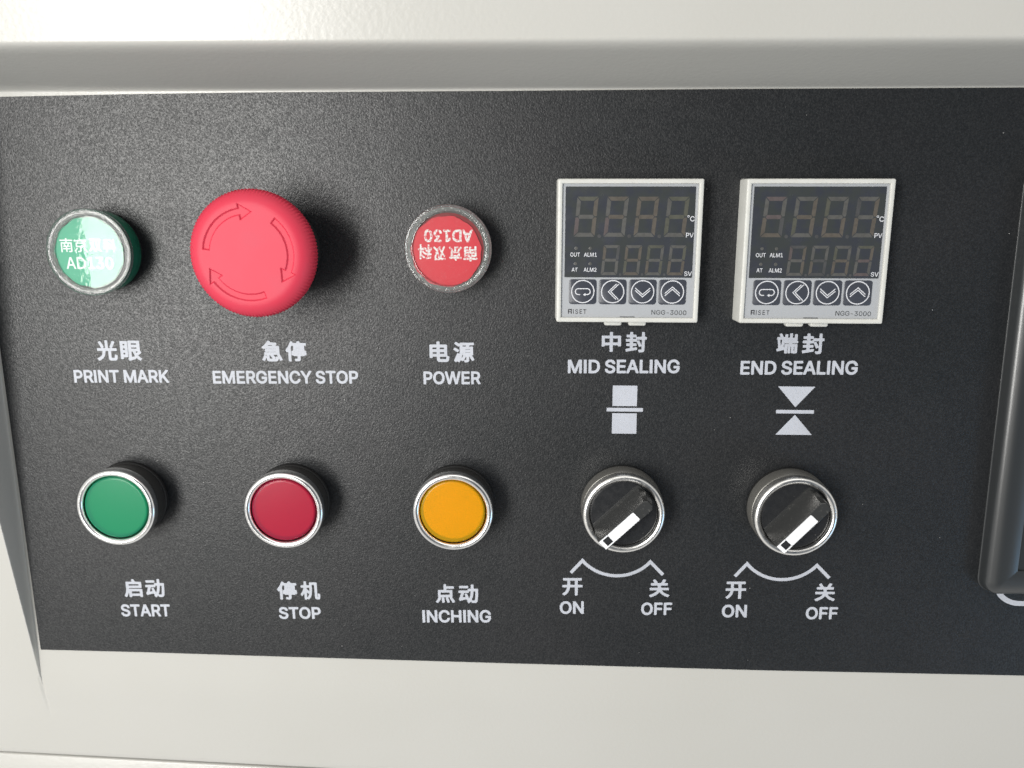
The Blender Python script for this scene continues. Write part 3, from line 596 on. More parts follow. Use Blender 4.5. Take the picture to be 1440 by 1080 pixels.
def text_mesh(body, cu, cv, w, ht, h, weight='b', rot=0.0, space=0.0):
    """printed word fitted to a box w x ht (mm) centred at cu, cv"""
    polys, x = [], 0.0
    for ch in body:
        if ch == ' ':
            x += 160
            continue
        adv, enc = GLYPHS[weight + ch]
        for loop in enc.split('|'):
            n = [int(q) for q in loop.split()]
            polys.append((ch, x, [(n[i] + x, n[i + 1]) for i in range(0, len(n), 2)]))
        x += adv + space * 1000
    xs = [q[0] for _, _, l in polys for q in l]
    ys = [q[1] for _, _, l in polys for q in l]
    x0, x1, y0, y1 = min(xs), max(xs), min(ys), max(ys)
    ca, sa = math.cos(math.radians(rot)), math.sin(math.radians(rot))

    def place(q):
        a_ = ((q[0] - x0) / (x1 - x0) - 0.5) * w
        b_ = ((q[1] - y0) / (y1 - y0) - 0.5) * ht
        return W(cu + a_ * ca - b_ * sa, cv + a_ * sa + b_ * ca, h)

    c = bpy.data.curves.new("word", 'CURVE')
    c.dimensions = '2D'
    c.fill_mode = 'BOTH'
    for _, _, l in polys:
        sp = c.splines.new('POLY')
        sp.points.add(len(l) - 1)
        for q, co in zip(sp.points, l):
            q.co = (co[0], co[1], 0, 1)
        sp.use_cyclic_u = True
    t = bpy.data.objects.new("word", c)
    COL.objects.link(t)
    bpy.context.view_layer.update()
    me = bpy.data.meshes.new_from_object(t.evaluated_get(bpy.context.evaluated_depsgraph_get()))
    bpy.data.objects.remove(t)
    bpy.data.curves.remove(c)
    # keep one clean sheet, facing outwards
    verts = [place(q.co) for q in me.vertices]
    faces = []
    seen = set()
    for f in me.polygons:
        key = tuple(sorted(tuple(round(x, 3) for x in me.vertices[k].co[:2]) for k in f.vertices))
        if key in seen:
            continue
        seen.add(key)
        k = list(f.vertices)
        nrm = (verts[k[1]] - verts[k[0]]).cross(verts[k[2]] - verts[k[0]])
        if nrm.length > 1e-16:
            faces.append(k if nrm.y < 0 else k[::-1])
    me2 = bpy.data.meshes.new("word")
    me2.from_pydata(verts, [], faces)
    bpy.data.meshes.remove(me)
    return me2


def joined_text(name, words, h, mat, parent, label=None, weight='r'):
    bm = bmesh.new()
    for (body, cu, cv, w, ht, rot) in words:
        me = text_mesh(body, cu, cv, w, ht, h, weight, rot)
        bm.from_mesh(me)
        bpy.data.meshes.remove(me)
    return link_obj(name, bm, mat, parent, label=label, smooth=False)


# ----------------------------------------------------------------------------- cabinet
cabinet = thing('machine_cabinet', 'beige powder coated machine front with sunken black control panel', 'machine cabinet', 0, 0)

SL, BEND = 0.138, -129.8


def smin(a, b, k):
    t = max(k - abs(a - b), 0.0) / k
    return min(a, b) - t * t * k * 0.25


def housing_h(u, v):
    front = SL * (v - BEND)
    wt = 3.95 * (v - 94.7)                          # wall above the recess
    wl = 13.0 * (-44.75 - u)                        # wall left of the recess
    wr = 13.0 * (u - 540.0)
    wall = -smin(-wl, -wr, 0.5)
    wall = -smin(-wt, -wall, 1.0)
    wall = -smin(-wall, 0.0, 1.3)
    k = 0.9 + 4.5 * min(1, max(0, (v - 60) / 35))
    r = smin(front, wall, k)
    # faint crease pressed into the sheet where the recess runs out
    if -146 < v < -126:
        d = abs(u + 45.0 + 0.05 * (v - BEND))
        r -= 0.35 * max(0, 1 - d / 0.9) * max(0, 1 - abs(v + 132) / 14)
    return r


def lines(segs):
    out = [segs[0][0]]
    for a, b, st in segs:
        n = max(1, round((b - a) / st))
        out += [a + (b - a) * k / n for k in range(1, n + 1)]
    return out


us = lines([(-130, -60, 10), (-60, -49, 1.5), (-49, -43.5, 0.06), (-43.5, 0, 6), (0, 530, 20), (530, 539, 3), (539, 544, 0.12), (544, 600, 8)])
vs = lines([(-164.6, -146, 2), (-146, -120, 0.8), (-120, 80, 5), (80, 93, 2), (93, 108, 0.3), (108, 120, 2), (120, 220, 10)])


def tilt(u):                                         # the lower edge runs down slightly to the right
    return -164.9 - (u + 25) * 0.033


bm = bmesh.new()
grid = []
for j, v in enumerate(vs):
    row = []
    for u in us:
        vv = v
        if v < -140:
            f = (-140 - v) / 24.6
            vv = v + f * (tilt(u) + 164.6)
        h = housing_h(u, vv)
        row.append(bm.verts.new(W(u, vv, h)))
    grid.append(row)
for j in range(len(vs) - 1):
    for i in range(len(us) - 1):
        bm.faces.new((grid[j][i], grid[j][i + 1], grid[j + 1][i + 1], grid[j + 1][i]))
# folded edges going back into the machine
edge = grid[0]
prev = edge
for dz, dh in ((-0.25, -0.15), (-0.45, -0.5), (-0.5, -14)):
    new = [bm.verts.new(q.co + Vector((0, -dh * S, dz * S))) for q in edge]
    for i in range(len(edge) - 1):
        bm.faces.new((new[i], new[i + 1], prev[i + 1], prev[i]))
    prev = new
for col_i, s_ in ((0, -1), (-1, 1)):
    e = [r[col_i] for r in grid]
    new = [bm.verts.new(Vector((q.co.x, 0.02, q.co.z))) for q in e]
    for i in range(len(e) - 1):
        bm.faces.new((e[i], e[i + 1], new[i + 1], new[i]))
e = grid[-1]
new = [bm.verts.new(Vector((q.co.x, 0.02, q.co.z))) for q in e]
for i in range(len(e) - 1):
    bm.faces.new((e[i], e[i + 1], new[i + 1], new[i]))
link_obj('front_housing', bm, M['coat'], cabinet, sharp=60)

# lower sheet of the machine, behind the narrow joint
bm = bmesh.new()
pts = [(-130, 0), (600, 0)]
prof = [(-0.9, -14), (-0.9, -6.2), (-1.05, -5.6), (-1.5, -5.25), (-60, -13)]
rows = []
for dv, h in prof:
    rows.append([bm.verts.new(W(u, tilt(u) - 0.6 + dv, h + (0 if dv < -2 else 0))) for u in (-130, 0, 200, 400, 600)])
for a, b in zip(rows, rows[1:]):
    for i in range(4):
        bm.faces.new((b[i], b[i + 1], a[i + 1], a[i]))
link_obj('lower_sheet', bm, M['coat'], cabinet, sharp=60)

# overlay film
top = [(-43.5, 92.4), (-31.9, 92.75), (17.3, 93.5), (56, 93.85), (142, 94.0), (207.5, 94.3), (308, 94.4), (530, 94.4)]
bot = [(530, -116.2), (335.8, -116.3), (240.2, -116.4), (142.3, -115.7), (42.3, -114.75), (-2.8, -114.2), (-43.3, -114.0)]
OH = 0.25
overlay = link_obj('overlay', prism(bmesh.new(), top + bot, 0.02, OH), M['overlay'], cabinet, sharp=30, smooth=False,
                   label='black textured overlay film printed with white lettering and symbols')

INK = OH + 0.02
LET = [
    ([('光', -4.05, 5.71, 7.5, 7.5, .4), ('眼', 4.76, 5.65, 7.8, 7.4, .4)], 'white characters 光眼 under the green indicator light'),
    ([('PRINT MARK', 0.26, -3.80, 35.1, 4.75, .5)], 'white words PRINT MARK'),
    ([('急', 56.16, 5.90, 7.4, 7.5, .4), ('停', 64.84, 5.90, 7.5, 7.4, .4)], 'white characters 急停 under the red mushroom button'),
    ([('EMERGENCY STOP', 60.43, -3.62, 53.0, 4.85, .5)], 'white words EMERGENCY STOP'),
    ([('电', 116.34, 6.09, 7.1, 7.44, .4), ('源', 125.07, 6.03, 7.4, 7.44, .4)], 'white characters 电源 under the red indicator light'),
    ([('POWER', 120.70, -3.32, 20.5, 4.83, .5)], 'white word POWER'),
    ([('中', 177.12, 10.06, 6.8, 7.1, .4), ('封', 185.81, 10.04, 7.4, 7.3, .4)], 'white characters 中封'),
    ([('MID SEALING', 181.68, 1.31, 39.4, 5.05, .5)], 'white words MID SEALING'),
    ([('端', 238.31, 9.97, 7.4, 7.2, .4), ('封', 247.24, 9.90, 7.5, 7.3, .4)], 'white characters 端封'),
    ([('END SEALING', 242.96, 1.35, 40.7, 5.09, .5)], 'white words END SEALING'),
    ([('启', -3.67, -87.04, 7.2, 7.5, 1.1), ('动', 4.94, -86.91, 7.4, 7.6, 1.1)], 'white characters 启动'),
    ([('START', 0.38, -96.30, 19.4, 5.2, 1.15)], 'white word START'),
    ([('停', 56.22, -86.87, 7.6, 7.57, 1.1), ('机', 65.19, -86.69, 7.5, 7.56, 1.1)], 'white characters 停机'),
    ([('STOP', 60.66, -96.15, 16.3, 5.07, 1.2)], 'white word STOP'),
    ([('点', 116.88, -86.98, 7.3, 7.7, 1.1), ('动', 125.69, -86.95, 7.5, 7.7, 1.1)], 'white characters 点动'),
    ([('INCHING', 121.12, -96.30, 26.3, 5.3, 1.2)], 'white word INCHING'),
    ([('开', 164.98, -83.27, 7.6, 7.1, 1.1)], 'white character 开 at the left selector'),
    ([('ON', 164.90, -91.80, 9.1, 5.3, 1.2)], 'white word ON at the left selector'),
    ([('关', 197.55, -83.23, 7.5, 7.3, 1.1)], 'white character 关 at the left selector'),
    ([('OFF', 196.84, -91.65, 11.6, 5.2, 1.1)], 'white word OFF at the left selector'),
    ([('开', 225.97, -83.51, 7.6, 7.0, 1.1)], 'white character 开 at the right selector'),
    ([('ON', 225.94, -92.00, 9.3, 5.3, 1.1)], 'white word ON at the right selector'),
    ([('关', 258.95, -83.67, 7.5, 7.2, 1.1)], 'white character 关 at the right selector'),
    ([('OFF', 258.39, -92.20, 11.8, 5.1, 1.1)], 'white word OFF at the right selector'),
]
for words, lab in LET:
    joined_text('lettering', words, INK, M['ink'], overlay, lab, weight='b')

bm = bmesh.new()
flat(bm, [(178.05, -5.6), (186.75, -5.6), (186.8, -13.1), (178.1, -13.1)][::-1], INK)
flat(bm, [(176.1, -13.75), (189.0, -13.75), (189.0, -15.1), (176.1, -15.1)][::-1], INK)
flat(bm, [(178.1, -15.75), (186.85, -15.75), (186.95, -23.3), (178.15, -23.3)][::-1], INK)
link_obj('symbol', bm, M['ink'], overlay, smooth=False, label='white symbol of two blocks with a bar between')
bm = bmesh.new()
flat(bm, [(236.2, -5.4), (249.2, -5.4), (242.72, -12.9)][::-1], INK)
flat(bm, [(236.1, -13.92), (249.4, -13.92), (249.4, -15.2), (236.1, -15.2)][::-1], INK)
flat(bm, [(242.8, -15.66), (249.3, -23.05), (236.4, -23.05)][::-1], INK)
link_obj('symbol', bm, M['ink'], overlay, smooth=False, label='white symbol of two triangles pointing at a bar')


def range_arc(pts, lab):
    (a, b, c_, d, e_) = [Vector(q) for q in pts]
    # circle through b, c_, d
    ax, ay, bx, by, cx, cy = b.x, b.y, c_.x, c_.y, d.x, d.y
    D = 2 * (ax * (by - cy) + bx * (cy - ay) + cx * (ay - by))
    ux = ((ax ** 2 + ay ** 2) * (by - cy) + (bx ** 2 + by ** 2) * (cy - ay) + (cx ** 2 + cy ** 2) * (ay - by)) / D
    uy = ((ax ** 2 + ay ** 2) * (cx - bx) + (bx ** 2 + by ** 2) * (ax - cx) + (cx ** 2 + cy ** 2) * (bx - ax)) / D
    r = math.hypot(ax - ux, ay - uy)
    t0, t1 = math.atan2(ay - uy, ax - ux), math.atan2(cy - uy, cx - ux)
    path = [tuple(a)] + [(ux + r * math.cos(t0 + (t1 - t0) * k / 24), uy + r * math.sin(t0 + (t1 - t0) * k / 24)) for k in range(25)] + [tuple(e_)]
    link_obj('symbol', ribbon(bmesh.new(), path, 1.25, INK), M['ink'], overlay, smooth=False, label=lab)


range_arc([(164.3, -77.6), (168.6, -72.6), (181.66, -78.5), (193.8, -72.7), (198.7, -77.8)], 'white range arc under the left selector')
range_arc([(225.3, -77.9), (229.5, -72.8), (242.55, -78.9), (255.1, -73.0), (260.0, -78.0)], 'white range arc under the right selector')

path = [(330.0 + 9.4 * math.cos(math.radians(a)), -77.4 + 9.4 * math.sin(math.radians(a))) for a in range(180, 271, 6)]
path += [(475, -86.8)] + [(481 + 9.4 * math.cos(math.radians(a)), -77.4 + 9.4 * math.sin(math.radians(a))) for a in range(270, 361, 6)]
link_obj('symbol', ribbon(bmesh.new(), path, 1.95, INK), M['ink'], overlay, smooth=False, label='white border line printed round the touch screen')


# ----------------------------------------------------------------------------- push buttons
def ring_profile(ro, ri, top):
    """half round chrome rim on a short skirt"""
    c, q = (ro + ri) / 2, (ro - ri) / 2
    out = [(ro - 1.1, 8.1), (ro - 0.4, 8.25), (ro - 0.05, 8.8), (ro, 9.8)]
    for k in range(0, 13):
        a_ = PI * k / 12
        out.append((c + q * math.cos(a_), top - q + q * math.sin(a_)))
    return out + [(ri, 8.0)]


def push_button(u, v, lens, diff, label):
    t = thing('push_button', label, 'push button', u, v, OH, 0, 'illuminated push buttons in the lower row')
    lathed('gasket', [(10, 0.0), (13.7, 0.0), (13.9, 0.3), (13.9, 1.6), (13.6, 2.0), (12.5, 2.05)], M['rubber'], t)
    lathed('collar', [(12.4, 1.9), (13.35, 2.0), (13.5, 2.3), (13.45, 8.4), (13.1, 8.7)], M['collar'], t)
    lathed('bezel_ring', ring_profile(14.36, 11.95, 12.75), M['chrome'], t, 128, sharp=60)
    lathed('socket', [(11.93, 11.8), (11.93, 6.5), (0, 6.5)], M['rubber'], t)
    # clear coloured cap over a diffuser disc
    lathed('lens', [(11.75, 7.0), (11.78, 11.0), (11.6, 11.4), (11.2, 11.75), (10.9, 11.8), (0, 11.83)], lens, t, 96, sharp=50)
    lathed('diffuser', [(10.8, 6.8), (10.8, 10.0), (10.6, 10.25), (0, 10.3)], diff, t, 96, sharp=50)
    return t


push_button(-0.3, -49.8, M['tint_green'], M['diff_green'], 'green push button in a chrome ring above the word START')
push_button(60.8, -49.9, M['tint_red'], M['diff_red'], 'red flat push button in a chrome ring above the word STOP')
push_button(121.6, -49.6, M['tint_yellow'], M['diff_yellow'], 'amber yellow push button in a chrome ring above INCHING')


# ----------------------------------------------------------------------------- indicator lights
def indicator(u, v, body, labmat, label, words, printmat, rot, disc_shift):
    t = thing('indicator_light', label, 'indicator light', u, v, OH, 0, 'round indicator lights with labels under clear caps')
    lathed('gasket', [(10, 0.0), (13.0, 0.0), (13.1, 0.4), (13.0, 2.2), (12, 2.3)], M['rubber'], t)
    lathed('lamp_body', [(12.3, 2.1), (13.6, 2.3), (13.9, 2.8), (14.0, 9.4), (13.8, 9.8), (12.2, 9.85), (12.0, 9.6), (0, 9.6)], body, t, sharp=50)
    lathed('rim_backing', [(12.1, 9.7), (13.7, 9.75), (13.75, 9.95), (11.9, 10.0)], M['backing'], t, sharp=50)  # added ring that gives the clear rim its grey, sparkling look
    du, dv = disc_shift
    bm = bmesh.new()
    n = 96
    rr = [11.7 + 0.16 * math.sin(k * 0.7) + 0.12 * random.uniform(-1, 1) for k in range(n)]
    vs_ = [[bm.verts.new(W(du + rr[k] * math.cos(2 * PI * k / n), dv + rr[k] * math.sin(2 * PI * k / n), h)) for k in range(n)] for h in (9.95, 10.15)]
    bm.faces.new(vs_[1])
    for k in range(n):
        bm.faces.new((vs_[0][k], vs_[0][(k + 1) % n], vs_[1][(k + 1) % n], vs_[1][k]))
    disc = link_obj('label_disc', bm, labmat, t, smooth=False)
    joined_text('lettering', words, 10.17, printmat, disc, 'white lettering reading 南京双科 AD130' + (', upside down' if rot else ''), weight='b' if rot else 'r')
    lathed('clear_rim', [(14.0, 9.2), (14.55, 9.5), (14.6, 11.3), (14.5, 11.6), (14.2, 11.75), (12.6, 11.7), (12.3, 11.5), (12.2, 11.1), (12.15, 10.3)], M['clear_rim'], t, 128, sharp=60)
    lathed('clear_face', [(12.3, 11.15), (12.1, 11.2), (0, 11.22)], M['clear_top'], t, 96, sharp=60)
    return t


indicator(-0.6, 41.2, M['green_body'], M['label_green'], 'green indicator light with clear cap and bright window glare above PRINT MARK',
          [('南', -8.0, 2.4, 4.4, 4.7, 0), ('京', -3.2, 2.4, 4.4, 4.7, 0), ('双', 1.9, 2.4, 4.2, 4.3, 0), ('科', 6.9, 2.4, 4.3, 4.4, 0), ('AD130', -0.6, -3.6, 16.3, 4.1, 0)],
          M['label_print'], 0, (-0.4, 0.0))
indicator(121.2, 42.7, M['red_body'], M['label_red'], 'red indicator light with clear cap and upside down label above POWER',
          [('AD130', 0.1, 4.3, 16.2, 4.2, 180), ('南', 7.4, -1.6, 4.7, 5.0, 181), ('京', 2.4, -1.5, 4.3, 4.8, 180), ('双', -2.9, -1.4, 4.0, 4.6, 182), ('科', -7.8, -1.0, 4.7, 5.0, 178)],
          M['worn_print'], 180, (-0.7, -0.9))

# ----------------------------------------------------------------------------- emergency stop
es = thing('emergency_stop_button', 'large red mushroom button with three engraved arrows above EMERGENCY STOP', 'emergency stop button', 60.5, 41.7, OH)
lathed('gasket', [(11, 0.0), (15.0, 0.0), (15.2, 0.4), (15.1, 2.2), (13, 2.4)], M['rubber'], es)
lathed('neck', [(12.0, 2.2), (13.6, 2.3), (13.6, 8.0), (11.0, 9.0), (10.6, 20.2)], M['collar'], es, sharp=40)
TE = 112
SEG = TE * 4
prof = [(9.5, 19.6), (18.4, 19.4), (19.2, 19.9), (19.6, 20.8), (19.8, 21.8), (20.15, 24.6), (19.85, 25.8), (19.3, 26.8),
        (18.6, 27.8), (17.7, 28.6), (16.8, 29.1), (15.9, 29.35), (15.0, 29.4), (0, 29.4)]
amp = [0, 0, 0.1, 0.2, 0.24, 0.26, 0.20, 0.08, 0, 0, 0, 0, 0, 0]


def wave(i, k):
    return amp[i] * (1, 0.35, -0.5, 0.35)[k % 4] if i < len(amp) else 0


head = lathed('mushroom_head', prof, M['estop'], es, SEG, sharp=28, wave=wave)
# cutters for the engraved arrows
bm = bmesh.new()
for a0 in (173, 51, -70):
    outl, inn = [], []
    span, hs = 74.0, 16.0
    for k in range(19):
        a = math.radians(a0 - span * k / 18)
        outl.append((14.35 * math.cos(a), 14.35 * math.sin(a)))
        inn.append((12.45 * math.cos(a), 12.45 * math.sin(a)))
    a1 = math.radians(a0 - span)
    a2 = math.radians(a0 - span - hs)
    headp = [(15.8 * math.cos(a1), 15.8 * math.sin(a1)), (13.3 * math.cos(a2), 13.3 * math.sin(a2)), (11.0 * math.cos(a1), 11.0 * math.sin(a1))]
    poly = (outl + headp + inn[::-1])[::-1]
    rings = []
    for off, z in ((-0.2, 28.92), (0.0, 29.05), (0.12, 29.25), (0.4, 29.5), (0.4, 32.0)):
        n = len(poly)
        ring = []
        for k in range(n):
            a_, q_, b_ = Vector(poly[k - 1]), Vector(poly[k]), Vector(poly[(k + 1) % n])
            d1, d2 = (q_ - a_).normalized(), (b_ - q_).normalized()
            t_ = (d1 + d2).normalized()
            n_ = Vector((t_.y, -t_.x))
            kk = off / max(0.5, n_.dot(Vector((d1.y, -d1.x))))
            ring.append(bm.verts.new(W(q_.x + n_.x * kk, q_.y + n_.y * kk, z)))
        rings.append(ring)
    for ra, rb in zip(rings, rings[1:]):
        for k in range(len(ra)):
            bm.faces.new((ra[k], ra[(k + 1) % len(ra)], rb[(k + 1) % len(ra)], rb[k]))
    bm.faces.new(rings[0][::-1])
    bm.faces.new(rings[-1])
bmesh.ops.recalc_face_normals(bm, faces=bm.faces)
cme = bpy.data.meshes.new("cutter")
bm.to_mesh(cme)
bm.free()
cut = bpy.data.objects.new("cutter", cme)
COL.objects.link(cut)
cut.parent = es
bpy.context.view_layer.update()
# close the underside for a clean solid, then cut
md = head.modifiers.new("engrave", 'BOOLEAN')
md.object = cut
md.operation = 'DIFFERENCE'
md.solver = 'EXACT'
dg = bpy.context.evaluated_depsgraph_get()
bmh = bmesh.new()
bmh.from_mesh(head.data)
be = [e_ for e_ in bmh.edges if e_.is_boundary]
if be:
    bmesh.ops.holes_fill(bmh, edges=be, sides=0)
bmesh.ops.recalc_face_normals(bmh, faces=bmh.faces)
bmh.to_mesh(head.data)
bmh.free()
bpy.context.view_layer.update()
dg = bpy.context.evaluated_depsgraph_get()
nm = bpy.data.meshes.new_from_object(head.evaluated_get(dg))
head.modifiers.clear()
head.data = nm
nm.name = 'mushroom_head'
nm.set_sharp_from_angle(angle=math.radians(28))
bpy.data.objects.remove(cut)


# ----------------------------------------------------------------------------- selector switches
def selector(u, v, ang, label):
    t = thing('selector_switch', label, 'selector switch', u, v, OH, ang, 'two position selector switches')
    lathed('gasket', [(10, 0.0), (14.2, 0.0), (14.5, 0.4), (14.5, 1.7), (14.2, 2.1), (13.0, 2.15)], M['rubber'], t)
    lathed('collar', [(12.4, 1.9), (14.3, 2.0), (14.75, 2.5), (14.75, 7.2), (14.4, 8.0), (13.4, 8.4)], M['collar_grey'], t)
    lathed('bezel_ring', ring_profile(14.5, 12.05, 12.6), M['satin'], t, 128, sharp=60)
    knob = lathed('knob', [(12.0, 8.0), (12.0, 10.6), (11.85, 10.95), (11.5, 11.05), (0, 11.1)], M['knob'], t, 96, sharp=40)
    # raised handle bar along local u (turned by the switch's own angle)
    bm = bmesh.new()
    lv = []
    for z, hw, x0, x1 in ((11.0, 3.9, -11.3, 11.3), (12.2, 3.3, -11.4, 11.4), (20.7, 2.3, -11.4, 11.0), (21.15, 2.2, -11.3, 10.9), (21.4, 1.98, -11.1, 10.7)):
        lv.append([bm.verts.new(W(x, y, z)) for x, y in ((x0, -hw * .88), (x0 + .25, -hw), (x1 - 1.2, -hw), (x1, -hw * .5), (x1, hw * .5), (x1 - 1.2, hw), (x0 + .25, hw), (x0, hw * .88))])
    for a, b in zip(lv, lv[1:]):
        for k in range(8):
            bm.faces.new((a[k], a[(k + 1) % 8], b[(k + 1) % 8], b[k]))
    bm.faces.new(lv[-1])
    hd = link_obj('handle', bm, M['handle'], t, sharp=25)
    link_obj('foot_fillet', prism(bmesh.new(), rrect(22.2, 9.0, 0.6), 10.9, 11.5), M['handle'], t, sharp=25)
    # white pointer insert: strip, dark window, tip
    bm = bmesh.new()
    prism(bm, rrect(12.0, 3.5, 0.35, -1.35, 0), 21.3, 21.62)
    link_obj('pointer_strip', bm, M['pointer'], hd, sharp=30)
    bm = bmesh.new()
    prism(bm, [(-11.15, -1.8), (-9.9, -1.8), (-9.9, 1.8), (-11.15, 1.8)][::1], 21.3, 21.6)
    prism(bm, [(-9.9, -1.8), (-7.4, -1.8), (-7.4, -1.35), (-9.9, -1.35)], 21.3, 21.598)
    prism(bm, [(-9.9, 1.35), (-7.4, 1.35), (-7.4, 1.8), (-9.9, 1.8)], 21.3, 21.598)
    link_obj('pointer_tip', bm, M['pointer'], hd, sharp=30)
    link_obj('pointer_window', prism(bmesh.new(), [(-9.85, -1.3), (-7.45, -1.3), (-7.45, 1.3), (-9.85, 1.3)], 21.3, 21.5), M['knob'], hd, sharp=30)
    return t


selector(182.1, -49.5, 44.5, 'black selector switch turned to ON below MID SEALING')
selector(242.1, -49.6, 48.0, 'black selector switch turned to ON below END SEALING')


# ----------------------------------------------------------------------------- temperature controllers
def digit(parent, cu, cv, w, ht, th, h, rnd, dot, slant=0.085):
    """unlit seven segment figure, leaning to the right"""
    bm = bmesh.new()
    mats = ['seg_grey', 'seg_tan', 'seg_pink', 'seg_olive', 'seg_dim']
    g = th * 0.10
    x0, x1, y0, y1 = -w / 2, w / 2, -ht / 2, ht / 2
    k = th

    def seg(pts):
        bm.faces.new([bm.verts.new(W(cu + x + slant * y, cv + y, h)) for x, y in pts]).material_index = \
            rnd.choice([0, 0, 0, 1, 1, 3, 4, 2] if rnd.random() < .8 else [0, 1])

    seg([(x0 + g, y1), (x0 + k, y1 - k), (x1 - k, y1 - k), (x1 - g, y1)])
    seg([(x0 + k, y0 + k), (x0 + g, y0), (x1 - g, y0), (x1 - k, y0 + k)])
    seg([(x0 + g * 2 + k * .5, 0), (x0 + k, -k / 2), (x1 - k, -k / 2), (x1 - g * 2 - k * .5, 0), (x1 - k, k / 2), (x0 + k, k / 2)])
    for s in (-1, 1):
        xo, xi = (x0, x0 + k) if s < 0 else (x1, x1 - k)
        a = [(xo, y1 - g * 2), (xi, y1 - k - g * 2), (xi, k / 2 + g), (xo + (xi - xo) * .5, g), (xo, g * 2.5)]
        b = [(xo, y0 + g * 2), (xi, y0 + k + g * 2), (xi, -k / 2 - g), (xo + (xi - xo) * .5, -g), (xo, -g * 2.5)]
        seg(a)
        seg(b)
    if dot:
        n = 14
        dx, dy = dot
        r = th * 0.46
        bm.faces.new([bm.verts.new(W(cu + dx + r * math.cos(2 * PI * q / n), cv + dy + r * math.sin(2 * PI * q / n), h)) for q in range(n)]).material_index = 4
    for f in bm.faces:
        f.normal_update()
        if f.normal.y > 0:
            f.normal_flip()
    me = bpy.data.meshes.new('digit')
    bm.to_mesh(me)
    bm.free()
    return link_mesh('digit', me, [M[q] for q in mats], parent, smooth=False)


def circle_pts(r, n=40, cu=0, cv=0):
    return [(cu + r * math.cos(2 * PI * k / n), cv + r * math.sin(2 * PI * k / n)) for k in range(n)]


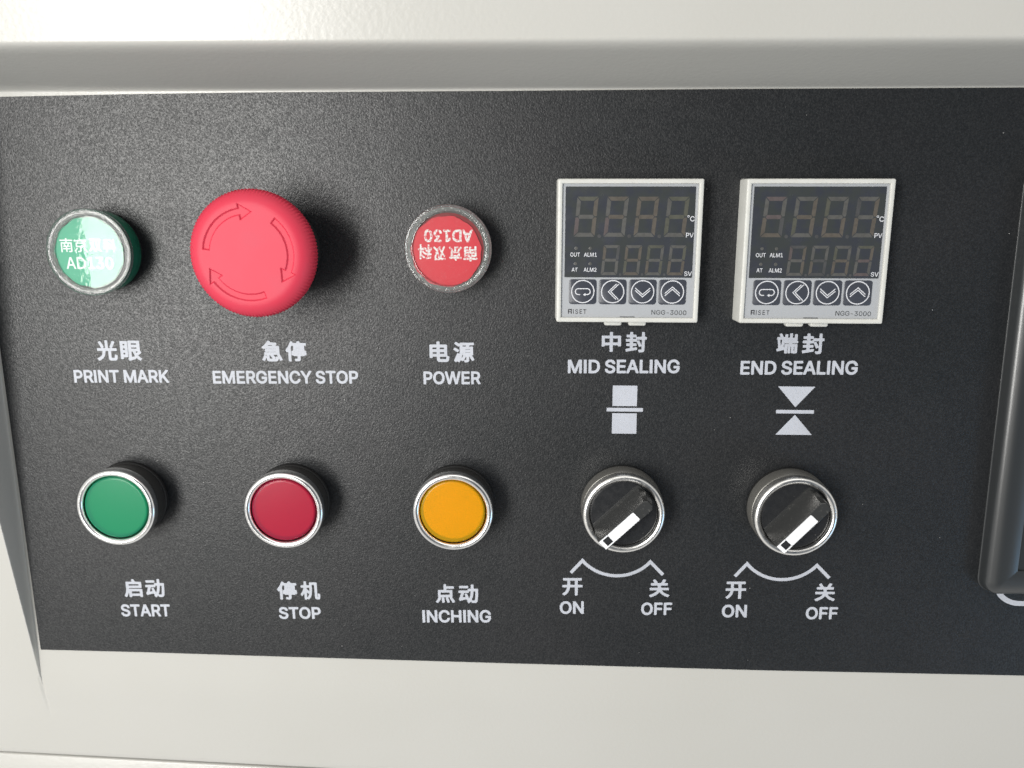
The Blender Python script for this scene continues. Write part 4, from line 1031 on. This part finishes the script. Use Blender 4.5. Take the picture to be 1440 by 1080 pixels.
def controller(u, v, rot, seed, label):
    rnd = random.Random(seed)
    t = thing('temperature_controller', label, 'temperature controller', u, v, OH, rot, 'square temperature controllers')
    bm = bmesh.new()
    loft(bm, 47.7, 47.3, 0.6, [(-0.25, 0), (-0.15, 0.4), (0, 8.3), (0.12, 8.6), (0.35, 8.75), (1.35, 8.75), (1.5, 8.65), (1.6, 8.2), (1.6, 7.6)], cap=False)
    fr = link_obj('bezel_frame', bm, M['frame'], t, sharp=50)
    for cu in (-4.4, 3.9):
        bm = bmesh.new()
        loft(bm, 6.0, 2.0, 0.7, [(0, 3.6), (0, 5.6), (0.2, 5.95), (0.5, 6.05)], cu, -24.15)
        link_obj('mounting_tab', bm, M['frame'], t, sharp=50)
    bm = bmesh.new()
    loft(bm, 44.6, 44.2, 0.4, [(0, 7.0), (0, 7.75), (0.1, 7.85)])
    face = link_obj('face_plate', bm, M['face'], t, sharp=40)
    # inner light lip and the little slot at the foot of the face
    link_obj('latch_slot', prism(bmesh.new(), rrect(5.0, 0.45, 0.1, 0.2, -21.95), 7.8, 7.9), M['gprint'], t, smooth=False)
    win = link_obj('display_window', prism(bmesh.new(), rrect(42.6, 29.7, 0.15, 0.05, 6.3, 2), 7.8, 8.0), M['smoke'], t, sharp=30)
    H = 8.02
    for i in range(4):
        digit(win, -14.4 + 9.93 * i, 11.4, 7.0, 13.0, 1.3, H, rnd, (4.5, -6.3) if i < 3 else None)
    for i in range(4):
        digit(win, -6.0 + 7.33 * i, -2.8, 5.4, 9.9, 0.95, H, rnd, (3.4, -4.75) if i < 3 else None)
    for x, y in ((-17.5, 1.1), (-12.8, 1.1), (-17.6, -4.0), (-12.7, -4.0)):
        lathed('status_lamp', [(0.55, 8.0), (0.55, 8.06), (0, 8.08)], M['seg_grey'], win, 16, u=x, v=y)
    for wd in (('OUT', -17.8, -1.0, 3.2, 1.35), ('ALM1', -12.7, -1.0, 4.3, 1.35), ('AT', -17.9, -6.0, 2.0, 1.3), ('ALM2', -12.7, -6.0, 4.3, 1.35),
               ('PV', 20.0, 5.5, 2.5, 1.5), ('SV', 20.0, -7.2, 2.5, 1.5), ('C', 20.6, 10.8, 1.45, 1.7)):
        joined_text('lettering', [(*wd, 0)], H, M['print'], win, 'pale print reading ' + wd[0])
    link_obj('lettering', ribbon(bmesh.new(), circle_pts(0.3, 14, 19.3, 11.6), 0.16, H, True), M['print'], win, smooth=False, label='pale degree sign')
    # keys
    for i, cu in enumerate((-15.0, -4.95, 5.1, 15.05)):
        bm = bmesh.new()
        loft(bm, 9.25, 8.4, 1.0, [(0, 7.8), (0, 7.95), (0.12, 8.02)], cu, -13.4)
        key = link_obj('key', bm, M['key'], t, sharp=40)
        K = 8.04
        bm = bmesh.new()
        cv = -13.35
        cx = cu
        ribbon(bm, circle_pts(3.75, 44, cx, cv), 0.34, K, True)
        if i == 0:
            a = [(cx - 0.9, cv - 1.0)] + [(cx - 1.5 + math.cos(math.radians(q)), cv + math.sin(math.radians(q))) for q in range(265, 85, -18)]
            a += [(cx + 1.5 + math.cos(math.radians(q)), cv + math.sin(math.radians(q))) for q in range(90, -91, -18)] + [(cx + 0.5, cv - 1.0)]
            ribbon(bm, a, 0.32, K)
            flat(bm, [(cx + 0.1, cv - 1.0), (cx + 0.9, cv - 0.45), (cx + 0.9, cv - 1.55)], K + 0.005)
            nm_ = 'white loop arrow'
        else:
            base = {1: [(1.9, 2.6), (-0.7, 0), (1.9, -2.6)], 2: [(-2.5, 0.9), (0, -1.3), (2.5, 0.9)], 3: [(-2.5, -0.9), (0, 1.3), (2.5, -0.9)]}[i]
            for off in (-0.4, 0.4):
                pp = [((x + (off if i == 1 else 0)) + cx, y + (off if i != 1 else 0) + cv) for x, y in base]
                if i == 1:
                    pp = [(pp[0][0] - .3, pp[0][1]), (pp[1][0] - .35, pp[1][1]), (pp[2][0] - .3, pp[2][1])]
                ribbon(bm, pp, 0.30, K)
            nm_ = {1: 'white double chevron pointing left', 2: 'white double chevron pointing down', 3: 'white double chevron pointing up'}[i]
        link_obj('symbol', bm, M['print'], key, smooth=False, label=nm_ + ' in a circle')
    # maker's name and model, printed at the foot
    bm = bmesh.new()
    b0 = -20.9
    ribbon(bm, [(-19.7, b0), (-19.7, b0 + 1.45), (-18.75, b0 + 1.45), (-18.75, b0)], 0.36, 7.88)
    ribbon(bm, [(-19.7, b0 + 0.65), (-18.75, b0 + 0.65)], 0.25, 7.884)
    me = text_mesh('ISET', -15.9, b0 + 0.75, 4.5, 1.6, 7.88, 'r', 0, 0.12)
    bm.from_mesh(me)
    link_obj('lettering', bm, M['dprint'], face, smooth=False, label='dark print reading AISET')
    joined_text('lettering', [('NGG-3000', 14.2, -20.3, 11.8, 1.6, -0.6)], 7.88, M['gprint'], face, 'grey print reading NGG-3000')
    return t


controller(181.35, 41.85, 0.0, 5, 'square temperature controller above MID SEALING with unlit display')
controller(242.85, 41.85, 0.0, 11, 'square temperature controller above END SEALING with unlit display')

# ----------------------------------------------------------------------------- touch screen
hw, hh = 180.0, 150.6
hmi = thing('touch_screen', 'black framed operator touch screen cut off by the right edge', 'touch screen', 312.9 + hw / 2, -5.3, OH, 0.75)
bm = bmesh.new()
loft(bm, hw, hh, 5.5, [(-0.15, 0), (-0.15, 0.3), (0.05, 0.45), (0.2, 0.9), (0.3, 2.8), (0.6, 4.0), (1.1, 4.7), (1.9, 5.13), (2.9, 5.62), (3.8, 5.92), (5.0, 6.12), (6.5, 6.2), (10.2, 6.2), (10.4, 6.1), (10.5, 5.3)], cap=False, seg=10)
link_obj('screen_frame', bm, M['hmi'], hmi, sharp=50)
bm = bmesh.new()
loft(bm, hw - 20.9, hh - 20.9, 1.5, [(0, 4.6), (0, 5.35), (0.05, 5.4)], seg=4)
link_obj('display_film', bm, M['touch'], hmi, sharp=30)
